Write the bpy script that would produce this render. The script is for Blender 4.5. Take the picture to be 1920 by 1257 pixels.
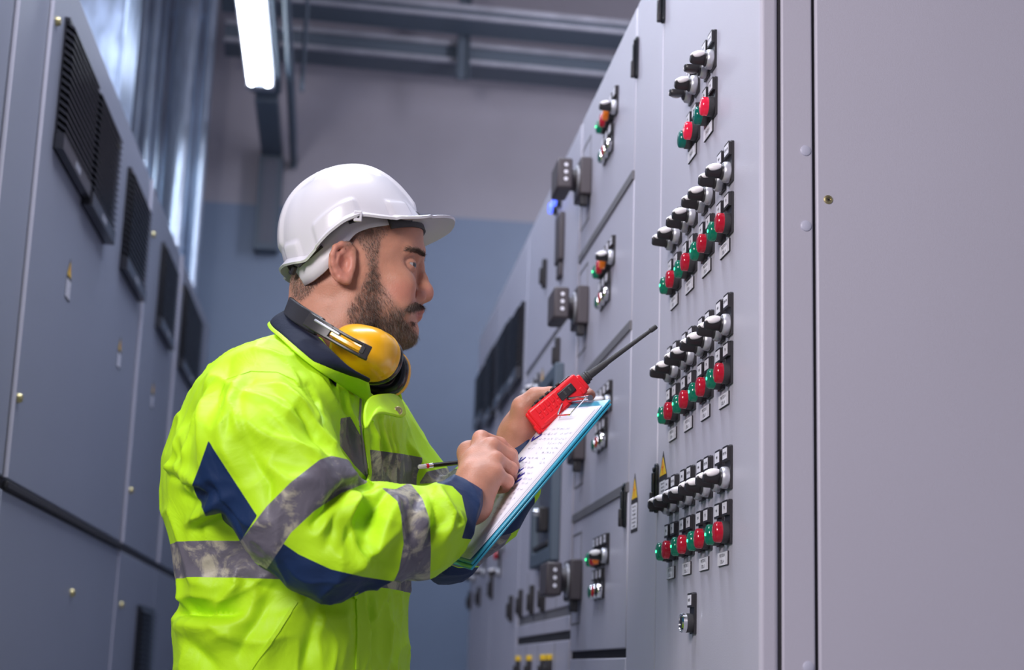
import bpy, bmesh, math, random
import numpy as np
from mathutils import Vector, Matrix
from mathutils.bvhtree import BVHTree

for _o in list(bpy.data.objects):
    bpy.data.objects.remove(_o)
SC = bpy.context.scene
COL = SC.collection
rnd = random.Random(7)

# ------------------------------------------------------------------ camera
CAM = np.array([0.0, 0.0, 1.1])
ROT = np.array([[0.9928289, 0.05618124, 0.10551983],
                [-0.11482939, 0.20274564, 0.97247541],
                [0.03324119, -0.97761847, 0.20774299]])      # rows X,Y,Z in (right, down, forward)
FPX = 2981.0
cd = bpy.data.cameras.new('camera')
cam = bpy.data.objects.new('camera', cd); COL.objects.link(cam)
M4 = Matrix.Identity(4)
for i in range(3):
    M4[i][0] = ROT[i][0]; M4[i][1] = -ROT[i][1]; M4[i][2] = -ROT[i][2]; M4[i][3] = CAM[i]
cam.matrix_world = M4
cd.sensor_fit = 'HORIZONTAL'; cd.sensor_width = 36.0; cd.lens = FPX * 36 / 1920
cd.clip_start = 0.05; cd.clip_end = 100
cd.dof.use_dof = True; cd.dof.focus_distance = 2.27; cd.dof.aperture_fstop = 4.0
SC.camera = cam

# ------------------------------------------------------------------ world, lights, exposure
w = bpy.data.worlds.new('world'); SC.world = w; w.use_nodes = True
bg = w.node_tree.nodes['Background']
bg.inputs[0].default_value = (0.55, 0.54, 0.80, 1); bg.inputs[1].default_value = 0.26
SC.view_settings.view_transform = 'Standard'; SC.view_settings.look = 'None'
SC.view_settings.gamma = 1.0; SC.view_settings.exposure = 0.12
SC.view_settings.use_curve_mapping = False


def area(name, loc, aim, sx, sy, power, col, spread=180):
    d = bpy.data.lights.new(name, 'AREA'); d.shape = 'RECTANGLE'; d.size = sx; d.size_y = sy
    d.energy = power; d.color = col; d.spread = math.radians(spread)
    o = bpy.data.objects.new(name, d); COL.objects.link(o); o.location = loc
    o.rotation_euler = (Vector(aim) - Vector(loc)).to_track_quat('-Z', 'Y').to_euler()
    return o


area('key_softbox', (-1.30, -0.05, 2.45), (0.25, 2.3, 1.5), 0.85, 0.85, 66, (1.0, 0.93, 0.94))
area('ceiling_tube_light_near', (-0.12, 2.3, 3.5), (-0.05, 2.35, 0.0), 0.25, 1.5, 42, (0.86, 0.90, 1.0))
area('ceiling_tube_light_mid', (-0.2, 4.3, 3.6), (-0.15, 4.3, 0.0), 0.25, 1.5, 30, (0.70, 0.80, 1.0))
area('upper_wall_fill_light', (1.35, 5.4, 3.45), (0.9, 7.6, 4.0), 0.25, 1.5, 17, (0.90, 0.88, 1.0))  # added unseen fill, aimed up to brighten the upper wall and trays

# ------------------------------------------------------------------ helpers
def pix(px, py, Y=None, X=None, Z=None):
    """the point of the line of sight through a photograph pixel that lies at a given Y, X or Z"""
    d = ROT @ np.array([px - 960.0, py - 628.5, FPX])
    t = (Y - CAM[1]) / d[1] if Y is not None else ((X - CAM[0]) / d[0] if X is not None else (Z - CAM[2]) / d[2])
    return CAM + d * t


def pixdir(px, py):
    d = ROT @ np.array([px - 960.0, py - 628.5, FPX]); return Vector(d).normalized()


def proj(p):
    """world points (n,3) -> pixel coordinates of the photograph"""
    q = (np.asarray(p) - CAM) @ ROT
    return np.stack([960 + FPX * q[:, 0] / q[:, 2], 628.5 + FPX * q[:, 1] / q[:, 2]], 1)


class MB:
    """collects vertices and faces; build() links them as one mesh object"""
    def __init__(s): s.v = []; s.f = []; s.m = []; s.mi = 0
    def add(s, vs, fs):
        b = len(s.v); s.v += [tuple(map(float, q)) for q in vs]
        s.f += [tuple(b + i for i in f) for f in fs]; s.m += [s.mi] * len(fs); return s
    def box(s, a, b, M=None):
        (x0, y0, z0), (x1, y1, z1) = a, b
        x0, x1 = sorted((x0, x1)); y0, y1 = sorted((y0, y1)); z0, z1 = sorted((z0, z1))
        vs = [(x0, y0, z0), (x1, y0, z0), (x1, y1, z0), (x0, y1, z0), (x0, y0, z1), (x1, y0, z1), (x1, y1, z1), (x0, y1, z1)]
        if M is not None: vs = [M @ Vector(q) for q in vs]
        return s.add(vs, [(0, 3, 2, 1), (4, 5, 6, 7), (0, 1, 5, 4), (1, 2, 6, 5), (2, 3, 7, 6), (3, 0, 4, 7)])
    def lathe(s, prof, o, ax, n=24):
        """prof: (distance along ax, radius)"""
        o = Vector(o); ax = Vector(ax).normalized(); u = ax.orthogonal().normalized(); w_ = ax.cross(u)
        vs = []
        for (h, r) in prof:
            for k in range(n):
                a = 2 * math.pi * k / n
                vs.append(o + ax * h + (u * math.cos(a) + w_ * math.sin(a)) * r)
        fs = []
        for i in range(len(prof) - 1):
            for k in range(n):
                k2 = (k + 1) % n
                fs.append((i * n + k, i * n + k2, (i + 1) * n + k2, (i + 1) * n + k))
        fs.append(tuple(range(n - 1, -1, -1))); e = (len(prof) - 1) * n
        fs.append(tuple(range(e, e + n)))
        return s.add(vs, fs)
    def cyl(s, a, b, r, n=20, r2=None):
        a = Vector(a); b = Vector(b); L = (b - a).length
        return s.lathe([(0, r), (L, r if r2 is None else r2)], a, b - a, n)
    def tube(s, pts, r, n=8, closed=False):
        P_ = [Vector(p) for p in pts]; m = len(P_); vs = []; fs = []
        rr = r if hasattr(r, '__len__') else [r] * m
        u = None
        for i in range(m):
            t = (P_[(i + 1) % m] - P_[i - 1]) if closed else (P_[min(i + 1, m - 1)] - P_[max(i - 1, 0)])
            if t.length < 1e-9: t = Vector((0, 0, 1))
            t.normalize()
            u = t.orthogonal() if u is None else u - t * u.dot(t)
            if u.length < 1e-6: u = t.orthogonal()
            u.normalize(); w_ = t.cross(u)
            for k in range(n):
                a = 2 * math.pi * k / n
                vs.append(P_[i] + (u * math.cos(a) + w_ * math.sin(a)) * rr[i])
        for i in range(m if closed else m - 1):
            j = (i + 1) % m
            for k in range(n):
                k2 = (k + 1) % n
                fs.append((i * n + k, i * n + k2, j * n + k2, j * n + k))
        if not closed:
            fs.append(tuple(range(n - 1, -1, -1))); fs.append(tuple(range((m - 1) * n, m * n)))
        return s.add(vs, fs)
    def prism(s, poly, d):
        """poly: 3-D points of a planar outline, extruded by vector d"""
        n = len(poly); d = Vector(d); P_ = [Vector(p) for p in poly]
        nrm = Vector((0, 0, 0))
        for i in range(n): nrm += P_[i].cross(P_[(i + 1) % n])
        if nrm.dot(d) > 0: P_.reverse()
        vs = P_ + [p + d for p in P_]
        fs = [tuple(range(n)), tuple(range(2 * n - 1, n - 1, -1))]
        fs += [((i + 1) % n, i, n + i, n + (i + 1) % n) for i in range(n)]
        return s.add(vs, fs)
    def build(s, name, mats, parent=None, off=(0, 0, 0), bevel=0, seg=2, smooth=True, ang=35, recalc=True):
        me = bpy.data.meshes.new(name)
        me.from_pydata([(x - off[0], y - off[1], z - off[2]) for x, y, z in s.v], [], s.f)
        mats = mats if isinstance(mats, (list, tuple)) else [mats]
        for m_ in mats: me.materials.append(m_)
        me.polygons.foreach_set('material_index', s.m)
        if recalc:
            bm = bmesh.new(); bm.from_mesh(me); bmesh.ops.recalc_face_normals(bm, faces=bm.faces); bm.to_mesh(me); bm.free()
        if smooth:
            me.shade_smooth(); me.set_sharp_from_angle(angle=math.radians(ang))
        o = bpy.data.objects.new(name, me); COL.objects.link(o)
        if parent is not None: o.parent = parent
        if bevel:
            b = o.modifiers.new('edge', 'BEVEL'); b.width = bevel; b.segments = seg; b.limit_method = 'ANGLE'; b.angle_limit = math.radians(40)
            b.harden_normals = False
        return o


def mesh_obj(name, V, F, mats, parent=None, smooth=True, ang=None):
    me = bpy.data.meshes.new(name); me.from_pydata([tuple(map(float, q)) for q in V], [], [tuple(map(int, f)) for f in F])
    for m_ in (mats if isinstance(mats, (list, tuple)) else [mats]): me.materials.append(m_)
    if smooth:
        me.shade_smooth()
        if ang: me.set_sharp_from_angle(angle=math.radians(ang))
    o = bpy.data.objects.new(name, me); COL.objects.link(o)
    if parent is not None: o.parent = parent
    return o


def thing(name, loc, label, cat, group=None, rz=0.0):
    o = bpy.data.objects.new(name, None); COL.objects.link(o); o.empty_display_size = 0.05
    o.location = loc; o.rotation_euler = (0, 0, rz)
    return tag(o, label, cat, group)


def tag(o, label, cat, group=None):
    o['label'] = label; o['category'] = cat
    if group: o['group'] = group
    return o


def structure(o):
    o['kind'] = 'structure'; return o


def text_geo(body, size, bold=False):
    """outline text as flat faces in the XY plane, centred: (verts 2-D, faces)"""
    cu = bpy.data.curves.new('lettering', 'FONT'); cu.body = body; cu.size = size
    cu.align_x = 'CENTER'; cu.align_y = 'CENTER'; cu.resolution_u = 2
    if bold: cu.offset = size * 0.018
    o = bpy.data.objects.new('lettering', cu); COL.objects.link(o)
    dg = bpy.context.evaluated_depsgraph_get()
    me = bpy.data.meshes.new_from_object(o.evaluated_get(dg))
    vs = [(v.co.x, v.co.y) for v in me.vertices]; fs = [tuple(p.vertices) for p in me.polygons]
    bpy.data.objects.remove(o); bpy.data.curves.remove(cu); bpy.data.meshes.remove(me)
    return vs, fs


def put_text(mb, body, size, o, ux, uy, bold=False):
    vs, fs = text_geo(body, size, bold); o = Vector(o); ux = Vector(ux); uy = Vector(uy)
    mb.add([o + ux * x + uy * y for x, y in vs], fs)


# ------------------------------------------------------------------ materials
def mat(name, col, rough=0.5, metal=0.0, bump=0.0, scale=300.0, var=0.0, vscale=6.0, coat=0.0, sheen=0.0, spec=0.5, trans=0.0, emit=None, estr=0.0, sss=0.0, stretch=None):
    m = bpy.data.materials.new(name); m.use_nodes = True
    nt = m.node_tree; b = nt.nodes['Principled BSDF']; N = nt.nodes.new; Lk = nt.links.new
    b.inputs['Base Color'].default_value = (*col, 1); b.inputs['Roughness'].default_value = rough; b.inputs['Metallic'].default_value = metal
    b.inputs['Specular IOR Level'].default_value = spec
    if coat: b.inputs['Coat Weight'].default_value = coat; b.inputs['Coat Roughness'].default_value = 0.1
    if sheen: b.inputs['Sheen Weight'].default_value = sheen; b.inputs['Sheen Roughness'].default_value = 0.4
    if trans: b.inputs['Transmission Weight'].default_value = trans
    if sss:
        b.inputs['Subsurface Weight'].default_value = sss; b.inputs['Subsurface Radius'].default_value = (0.012, 0.005, 0.003); b.inputs['Subsurface Scale'].default_value = 0.6
    if emit: b.inputs['Emission Color'].default_value = (*emit, 1); b.inputs['Emission Strength'].default_value = estr
    if bump or var:
        tc = N('ShaderNodeTexCoord'); mp = N('ShaderNodeMapping'); Lk(tc.outputs['Object'], mp.inputs[0])
        if stretch: mp.inputs['Scale'].default_value = stretch
    if bump:
        nz = N('ShaderNodeTexNoise'); nz.inputs['Scale'].default_value = scale; nz.inputs['Detail'].default_value = 3
        bp = N('ShaderNodeBump'); bp.inputs['Strength'].default_value = bump; bp.inputs['Distance'].default_value = 0.002
        Lk(mp.outputs[0], nz.inputs[0]); Lk(nz.outputs[0], bp.inputs['Height']); Lk(bp.outputs[0], b.inputs['Normal'])
    if var:
        nv = N('ShaderNodeTexNoise'); nv.inputs['Scale'].default_value = vscale; nv.inputs['Detail'].default_value = 4
        rp = N('ShaderNodeValToRGB'); rp.color_ramp.elements[0].position = 0.3; rp.color_ramp.elements[1].position = 0.7
        rp.color_ramp.elements[0].color = (*[c * (1 - var) for c in col], 1); rp.color_ramp.elements[1].color = (*[min(1, c * (1 + var)) for c in col], 1)
        Lk(mp.outputs[0], nv.inputs[0]); Lk(nv.outputs[0], rp.inputs[0]); Lk(rp.outputs[0], b.inputs['Base Color'])
    return m


M = {}
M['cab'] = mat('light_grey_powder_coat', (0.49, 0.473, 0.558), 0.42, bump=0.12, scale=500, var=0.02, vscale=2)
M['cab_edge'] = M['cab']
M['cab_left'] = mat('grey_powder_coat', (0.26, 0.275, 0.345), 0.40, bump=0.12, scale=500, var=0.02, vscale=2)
M['gap'] = mat('dark_gap_rubber', (0.02, 0.018, 0.024), 0.7)
M['strip'] = mat('grey_handle_strip', (0.17, 0.162, 0.175), 0.5)
M['black'] = mat('black_plastic', (0.022, 0.020, 0.024), 0.38)
M['black_matte'] = mat('black_matte_plastic', (0.035, 0.034, 0.038), 0.6, bump=0.2, scale=800)
M['black_gloss'] = mat('black_gloss_plastic', (0.012, 0.014, 0.018), 0.2)
M['brown_black'] = mat('dark_brown_grey_plastic', (0.075, 0.062, 0.070), 0.5, bump=0.1, scale=900)
M['vent'] = mat('vent_black_plastic', (0.028, 0.028, 0.036), 0.25)
M['silver'] = mat('satin_silver_ring', (0.52, 0.52, 0.57), 0.38, 0.5)
M['chrome'] = mat('chrome', (0.75, 0.75, 0.78), 0.12, 1.0)
M['white_cap'] = mat('white_pointer_plastic', (0.78, 0.74, 0.76), 0.35)
M['white_label'] = mat('white_label', (0.80, 0.78, 0.86), 0.45)
M['ink'] = mat('dark_ink', (0.05, 0.05, 0.07), 0.6)
M['red_lens'] = mat('red_lens', (0.50, 0.008, 0.03), 0.15, trans=0.25, emit=(0.8, 0.01, 0.03), estr=0.05)
M['red_lit'] = mat('lit_red_lens', (0.75, 0.015, 0.06), 0.15, trans=0.25, emit=(1.0, 0.02, 0.06), estr=0.2)
M['green_lens'] = mat('green_lens', (0.0, 0.15, 0.12), 0.15, trans=0.3, emit=(0.0, 0.35, 0.25), estr=0.03)
M['green_lit'] = mat('lit_green_lens', (0.0, 0.16, 0.10), 0.15, trans=0.3, emit=(0.0, 0.5, 0.22), estr=0.06)
M['led_green'] = mat('green_led', (0.1, 0.9, 0.4), 0.4, emit=(0.03, 1.0, 0.28), estr=5)
M['led_red'] = mat('red_led', (1, 0.2, 0.2), 0.4, emit=(1.0, 0.12, 0.12), estr=3)
M['orange_lens'] = mat('orange_lens', (0.70, 0.16, 0.01), 0.2, trans=0.2, emit=(0.9, 0.2, 0.0), estr=0.15)
M['blue_lit'] = mat('lit_blue_lens', (0.05, 0.1, 0.8), 0.2, emit=(0.10, 0.16, 1.0), estr=2.0)
M['yellow_sign'] = mat('yellow_sign', (0.80, 0.52, 0.02), 0.45)
M['red_sign'] = mat('red_sign_ink', (0.70, 0.10, 0.03), 0.5)
M['brass'] = mat('brass_screw', (0.55, 0.47, 0.25), 0.35, 0.9)
M['cap_clear'] = mat('pale_plastic_plug', (0.50, 0.50, 0.62), 0.3)
M['galv'] = mat('galvanised_steel', (0.55, 0.65, 0.82), 0.28, 0.80, bump=0.25, scale=30, var=0.3, vscale=14, stretch=(1, 1, 0.25))
M['galv2'] = mat('galvanised_duct', (0.48, 0.57, 0.74), 0.40, 0.75, bump=0.15, scale=60, var=0.35, vscale=25, stretch=(1, 1, 0.3))
M['steel'] = mat('grey_steel_channel', (0.40, 0.41, 0.47), 0.45, 0.5, var=0.15, vscale=9)
M['steel_dark'] = mat('dark_grey_steel', (0.10, 0.13, 0.17), 0.5, 0.2)
M['steel_mid'] = mat('mid_grey_steel', (0.11, 0.12, 0.16), 0.5)
M['breaker'] = mat('dark_grey_breaker_cover', (0.07, 0.075, 0.10), 0.4)
M['tube'] = mat('lit_fluorescent_tube', (1, 1, 1), 0.4, emit=(0.82, 0.90, 1.0), estr=14)
M['wall_up'] = None


def wall_mat():
    m = bpy.data.materials.new('two_tone_painted_wall'); m.use_nodes = True
    nt = m.node_tree; b = nt.nodes['Principled BSDF']; N = nt.nodes.new; Lk = nt.links.new
    tc = N('ShaderNodeNewGeometry'); sp = N('ShaderNodeSeparateXYZ'); Lk(tc.outputs['Position'], sp.inputs[0])
    gt = N('ShaderNodeMath'); gt.operation = 'GREATER_THAN'; gt.inputs[1].default_value = 3.275; Lk(sp.outputs[2], gt.inputs[0])
    nz = N('ShaderNodeTexNoise'); nz.inputs['Scale'].default_value = 1.6; nz.inputs['Detail'].default_value = 5; Lk(tc.outputs['Position'], nz.inputs[0])
    mx = N('ShaderNodeMix'); mx.data_type = 'RGBA'
    mx.inputs[6].default_value = (0.20, 0.265, 0.385, 1); mx.inputs[7].default_value = (0.36, 0.345, 0.40, 1); Lk(gt.outputs[0], mx.inputs[0])
    hs = N('ShaderNodeHueSaturation'); rg = N('ShaderNodeMapRange'); rg.inputs[3].default_value = 0.8; rg.inputs[4].default_value = 1.2
    Lk(nz.outputs[0], rg.inputs[0]); Lk(rg.outputs[0], hs.inputs['Value']); Lk(mx.outputs[2], hs.inputs['Color']); Lk(hs.outputs[0], b.inputs['Base Color'])
    b.inputs['Roughness'].default_value = 0.45
    return m


M['wall'] = wall_mat()
M['paint'] = mat('plain_painted_plaster', (0.38, 0.40, 0.46), 0.7, var=0.08, vscale=1.5)
M['concrete'] = mat('sealed_concrete_floor', (0.30, 0.31, 0.32), 0.35, var=0.15, vscale=3)
M['soffit'] = mat('grey_soffit', (0.42, 0.41, 0.44), 0.8, var=0.1, vscale=2)

# ------------------------------------------------------------------ room shell
structure(MB().box((-2.2, -3.0, -0.1), (2.2, 7.6, 0.0)).build('floor', M['concrete']))
structure(MB().box((-2.2, -3.0, 4.6), (2.2, 7.7, 4.7)).build('ceiling', M['soffit']))
structure(MB().box((-2.2, 7.5, 0.0), (2.2, 7.6, 4.6)).build('wall_back', M['wall']))
structure(MB().box((-2.3, -3.0, 0.0), (-2.2, 7.6, 4.6)).build('wall_left', M['paint']))
structure(MB().box((2.2, -3.0, 0.0), (2.3, 7.6, 4.6)).build('wall_right', M['paint']))
# ================================================================== right-hand row (front plane at X = W)
W = 0.53
NO = (0, 0, 0)


def rbox(y0, y1, z0, z1, x0, x1):
    """a box in the row's frame: x is measured out of the front plane into the cabinet"""
    return ((W + x0, y0, z0), (W + x1, y1, z1))


def cabinet(name, label, y0, y1, top=2.38, group=None):
    return thing(name, (W, y0, 0), label, 'cabinet', group), (W, y0, 0)


# ---- control cabinet with selector switches, nearest
cc, o1 = cabinet('control_cabinet', 'light grey control cabinet with rows of selector switches and red and green lamps', 1.9435, 2.585)
MB().box(*rbox(1.951, 2.5845, 0.10, 2.38, 0.0285, 0.60)).build('carcass', M['cab'], cc, o1, bevel=0.003)
MB().box(*rbox(1.953, 2.584, 0.0, 0.10, 0.05, 0.58)).build('plinth', M['gap'], cc, o1)
MB().box(*rbox(1.9435, 2.5835, 0.12, 2.37, 0.0, 0.0245)).build('door', M['cab'], cc, o1, bevel=0.006, seg=4)
MB().box(*rbox(1.948, 2.582, 0.125, 2.365, 0.0245, 0.0290)).build('door_seal', M['gap'], cc, o1)
MB().box(*rbox(1.9445, 1.951, 0.11, 2.378, 0.0290, 0.0715)).build('corner_post', M['cab'], cc, o1, bevel=0.003, seg=3)
MB().box(*rbox(1.950, 1.954, 0.11, 2.37, 0.0715, 0.0755)).build('panel_seal', M['gap'], cc, o1)
MB().box(*rbox(1.9440, 1.951, 0.11, 2.378, 0.0755, 0.60)).build('side_panel', M['cab'], cc, o1, bevel=0.004, seg=3)
for z in (1.786, 1.683, 1.119):
    MB().lathe([(0, 0.0072), (0.0012, 0.0070), (0.0022, 0.005), (0.0024, 0.001)], (W + 0.0617, 1.9445, z), (0, -1, 0), 20).build('hole_plug', M['cap_clear'], cc, o1)
mb = MB(); mb.lathe([(0, 0.0062), (0.001, 0.0060), (0.0018, 0.0042), (0.0018, 0.0032), (0.0008, 0.003)], (W + 0.0917, 1.944, 1.7205), (0, -1, 0), 20)
mb.mi = 1
for a in range(4): mb.box((-0.0004, -0.0021, 0.0), (0.0004, -0.0012, 0.0026), Matrix.Translation((W + 0.0917, 1.944, 1.7205)) @ Matrix.Rotation(a * math.pi / 2 + .4, 4, 'Y'))
mb.build('panel_screw', [M['brass'], M['gap']], cc, o1)


def sw_latch(parent, off, y, z0, z1):
    """black swing-handle latch, standing 2 cm out of the door"""
    L = z1 - z0; mb = MB()
    prof = []
    n = 10
    pl = [(0.0078 * math.cos(a), 0.0078 * math.sin(a)) for a in [math.pi * k / n for k in range(n + 1)]]
    outline = [Vector((W, y + a, z1 - 0.010 + b)) for a, b in pl] + [Vector((W, y - a, z0 + 0.010 - b)) for a, b in pl]
    mb.prism(outline, (-0.006, 0, 0))
    ol = [Vector((W - 0.006, y + a * .62, z1 - 0.022 + b * .62)) for a, b in pl] + [Vector((W - 0.006, y - a * .62, z0 + 0.020 - b * .62)) for a, b in pl]
    mb.prism(ol, (-0.005, 0, 0))
    mb.cyl((W - 0.006, y, z1 - 0.013), (W - 0.0095, y, z1 - 0.013), 0.0045, 14)
    o = mb.build('door_latch', M['black_gloss'], parent, off, bevel=0.0016)
    MB().box((W - 0.0140, y - 0.0045, z0 + 0.004), (W - 0.006, y + 0.0045, z0 + L * .42)).build('latch_lever', M['black'], o, NO, bevel=0.002).location = (-off[0], -off[1], -off[2])
    return o


def warn_label(parent, off, y, zt, wdt, hgt, s=-1, x=W, k=.47, txt=True):
    """pointed hazard sticker: yellow triangle with a bolt over a white text block. s: the side it faces along X"""
    d = 0.0008 * s; mb = MB(); h = wdt / 2; zb = zt - hgt; zm = zt - hgt * k
    mb.prism([(x, y - h, zb), (x, y + h, zb), (x, y + h, zm), (x, y, zt), (x, y - h, zm)], (d, 0, 0))
    e = wdt * .055; mb.mi = 1
    mb.prism([(x + d, y - h + e * 1.5, zm + e * 1.2), (x + d, y + h - e * 1.5, zm + e * 1.2), (x + d, y, zt - e * 2.8)], (d * .4, 0, 0))
    mb.mi = 2
    mb.prism([(x + d, y - h + e, zb + e * 1.8), (x + d, y + h - e, zb + e * 1.8), (x + d, y + h - e, zm - e * 1.6), (x + d, y - h + e, zm - e * 1.6)], (d * .4, 0, 0))
    mb.mi = 3
    tz = zm + (zt - zm) * .36; b_ = (zt - zm)
    q = x + d * 1.6
    mb.prism([(q, y + s * -.0 + wdt * .02, tz + b_ * .30), (q, y - wdt * .10, tz), (q, y + wdt * .015, tz + b_ * .02), (q, y - wdt * .03, tz - b_ * .26), (q, y + wdt * .11, tz + b_ * .08), (q, y, tz + b_ * .06)], (d * .3, 0, 0))
    if txt:
        mb.mi = 0
        lines = ['Electric current!', 'Danger to life.', 'Only qualified', 'persons may open', 'this door and', 'work inside']
        hh = (zm - zb - e * 4) / len(lines)
        for i, t in enumerate(lines):
            put_text(mb, t, hh * .80 if len(t) < 15 else hh * .68, (q, y, zm - e * 2 - hh * (i + .5)), (0, -1 if s < 0 else 1, 0), (0, 0, 1), True)
    return mb.build('warning_label', [M['gap'], M['yellow_sign'], M['white_label'], M['red_sign']], parent, off, recalc=True)


sw_latch(cc, o1, 2.5735, 1.362, 1.449)
sw_latch(cc, o1, 2.5735, 2.222, 2.330)
warn_label(cc, o1, 2.532, 1.4615, 0.060, 0.092)

# prototypes, built at the origin facing -X; moved and copied below
PLATE_T = 0.0035


def legend(parent, zc, body, big=0.0062):
    mb = MB()
    w2 = 0.0150
    mb.prism([(0, -w2, -0.0155), (0, w2, -0.0155), (0, w2, 0.042), (0, w2 - .003, 0.044), (0, -w2 + .003, 0.044), (0, -w2, 0.042)], (-PLATE_T, 0, 0))
    mb.prism([(-PLATE_T, -0.0142, 0.0225), (-PLATE_T, 0.0142, 0.0225), (-PLATE_T, 0.0142, 0.0410), (-PLATE_T, 0.0122, 0.0430), (-PLATE_T, -0.0122, 0.0430), (-PLATE_T, -0.0142, 0.0410)], (-0.0040, 0, 0))
    mb.mi = 1
    mb.box((-0.0075, -0.0115, 0.0255), (-0.0079, 0.0115, 0.0402)); mb.mi = 2
    put_text(mb, body, big * .86, (-0.0081, 0, 0.0328), (0, -1, 0), (0, 0, 1), True)
    return mb.build('legend_plate', [M['black'], M['white_label'], M['ink']], parent)


def selector(body, tilt, name='selector_switch'):
    ring = MB().lathe([(PLATE_T, 0.0146), (0.0045, 0.0151), (0.0085, 0.0151), (0.0115, 0.0146), (0.0132, 0.0134), (0.0134, 0.0112), (0.0128, 0.011)], (0, 0, 0), (-1, 0, 0), 32).build(name, M['silver'])
    legend(ring, 0, body)
    R_ = Matrix.Rotation(tilt, 4, 'X')
    mb = MB(); mb.lathe([(0.012, 0.0112), (0.0150, 0.0110), (0.0158, 0.0100), (0.0158, 0.0)], (0, 0, 0), (-1, 0, 0), 28)
    n = 12; sec = []
    prof = [(-0.0150, 1.0), (-0.024, .96), (-0.032, .88), (-0.0355, .80), (-0.037, .62)]
    vs = []; fs = []
    for x, s in prof:
        for k in range(n):
            a = 2 * math.pi * k / n
            c, t = math.cos(a), math.sin(a)
            yy = 0.0054 * math.copysign(abs(c) ** .45, c) * (1 - (1 - s) * .4); zz = 0.0096 * math.copysign(abs(t) ** .6, t) * s
            vs.append(R_ @ Vector((x, yy, zz)))
    for i in range(len(prof) - 1):
        for k in range(n): fs.append((i * n + k, i * n + (k + 1) % n, (i + 1) * n + (k + 1) % n, (i + 1) * n + k))
    fs.append(tuple(range(n))); fs.append(tuple((len(prof) - 1) * n + k for k in range(n)))
    mb.add(vs, fs)
    kn = mb.build('knob', M['black'], ring, ang=50)
    cap = MB(); vs = []; fs = []; m, n = 9, 14
    for i in range(m):
        u = i / (m - 1); x = -0.0172 - 0.0205 * u; s = math.sin(math.pi * (0.12 + 0.86 * u)) ** .6
        for k in range(n):
            a = 2 * math.pi * k / n; c, t = math.cos(a), math.sin(a)
            vs.append(R_ @ Vector((x, 0.0066 * c * s, 0.0098 - 0.0048 * u + (0.0048 * t) * s)))
    for i in range(m - 1):
        for k in range(n): fs.append((i * n + k, i * n + (k + 1) % n, (i + 1) * n + (k + 1) % n, (i + 1) * n + k))
    fs.append(tuple(range(n))); fs.append(tuple((m - 1) * n + k for k in range(n)))
    cap.add(vs, fs); cap.build('pointer', M['white_cap'], ring, ang=60)
    return ring


def pilot(body, lens_m, led_m=None, name='pilot_lamp', short=1.0):
    base = MB().lathe([(PLATE_T, 0.0146), (0.005, 0.0150), (0.0120 * short, 0.0150), (0.0125 * short, 0.0144), (0.0125 * short, 0.001)], (0, 0, 0), (-1, 0, 0), 32).build(name, M['black_matte'])
    legend(base, 0, body)
    b0 = 0.0125 * short
    MB().lathe([(b0 - .001, 0.0141), (b0 + .0065, 0.0141), (b0 + .0085, 0.0130), (b0 + .0096, 0.0106), (b0 + .0102, 0.006), (b0 + .0104, 0.001)], (0, 0, 0), (-1, 0, 0), 32).build('lens', lens_m, base)
    if led_m:
        MB().lathe([(b0 + .0099, 0.0006), (b0 + .0107, 0.0024), (b0 + .0112, 0.0018), (b0 + .0115, 0.0004)], (0, 0, 0), (-1, 0, 0), 14).build('light_spot', led_m, base)
    return base


def push(body, lens_m, name='push_button'):
    ring = MB().lathe([(PLATE_T, 0.0140), (0.0045, 0.0148), (0.010, 0.0148), (0.0135, 0.0134), (0.0135, 0.0108), (0.0105, 0.0106)], (0, 0, 0), (-1, 0, 0), 28).build(name, M['chrome'])
    legend(ring, 0, body)
    MB().lathe([(0.0100, 0.0104), (0.0150, 0.0104), (0.0160, 0.0090), (0.0160, 0.0005)], (0, 0, 0), (-1, 0, 0), 24).build('cap', lens_m, ring)
    return ring


def place(proto, parent, off, y, z, x=0.0):
    """a copy of a device with copies of its pieces, moved to its seat on the front plane"""
    c = proto.copy(); COL.objects.link(c); c.parent = parent; c.location = (x, y - off[1], z - off[2])
    for ch in proto.children:
        d = ch.copy(); COL.objects.link(d); d.parent = c
    return c


def drop(proto):
    for ch in list(proto.children): bpy.data.objects.remove(ch)
    bpy.data.objects.remove(proto)


S_near = selector('OFF ON', math.radians(50)); S_far = selector('M/A', math.radians(22)); S_flat = selector('M/A', math.radians(-86)); S_up = selector('OFF ON', math.radians(46)); S_low = selector('OFF ON', math.radians(40))
LR = pilot('TR', M['red_lens']); LG = pilot('ON', M['green_lit'], M['led_green']); LRL = pilot('TR', M['red_lit'], M['led_red']); LGD = pilot('ON', M['green_lens'])
PITCH = 0.1105
for r, z in enumerate((1.7985, 1.579, 1.3670)):
    for k in range(4):
        y = 2.094 + PITCH * k
        place(S_near if z > 1.4 else S_low, cc, o1, y, z); place(S_far, cc, o1, y + 0.0435, z)
for k in range(2):
    y = 2.201 + 0.1075 * k
    place(S_up, cc, o1, y, 2.0095); place(S_flat, cc, o1, y + 0.0395, 2.0095)
for z in (1.7240, 1.5105, 1.2935):
    for k in range(4):
        y = 2.094 + PITCH * k
        place(LR, cc, o1, y, z); place(LG, cc, o1, y + 0.0445, z)
for k in range(2):
    y = 2.194 + 0.110 * k
    place(LRL, cc, o1, y, 1.932); place(LGD, cc, o1, y + 0.0415, 1.932)


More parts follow.
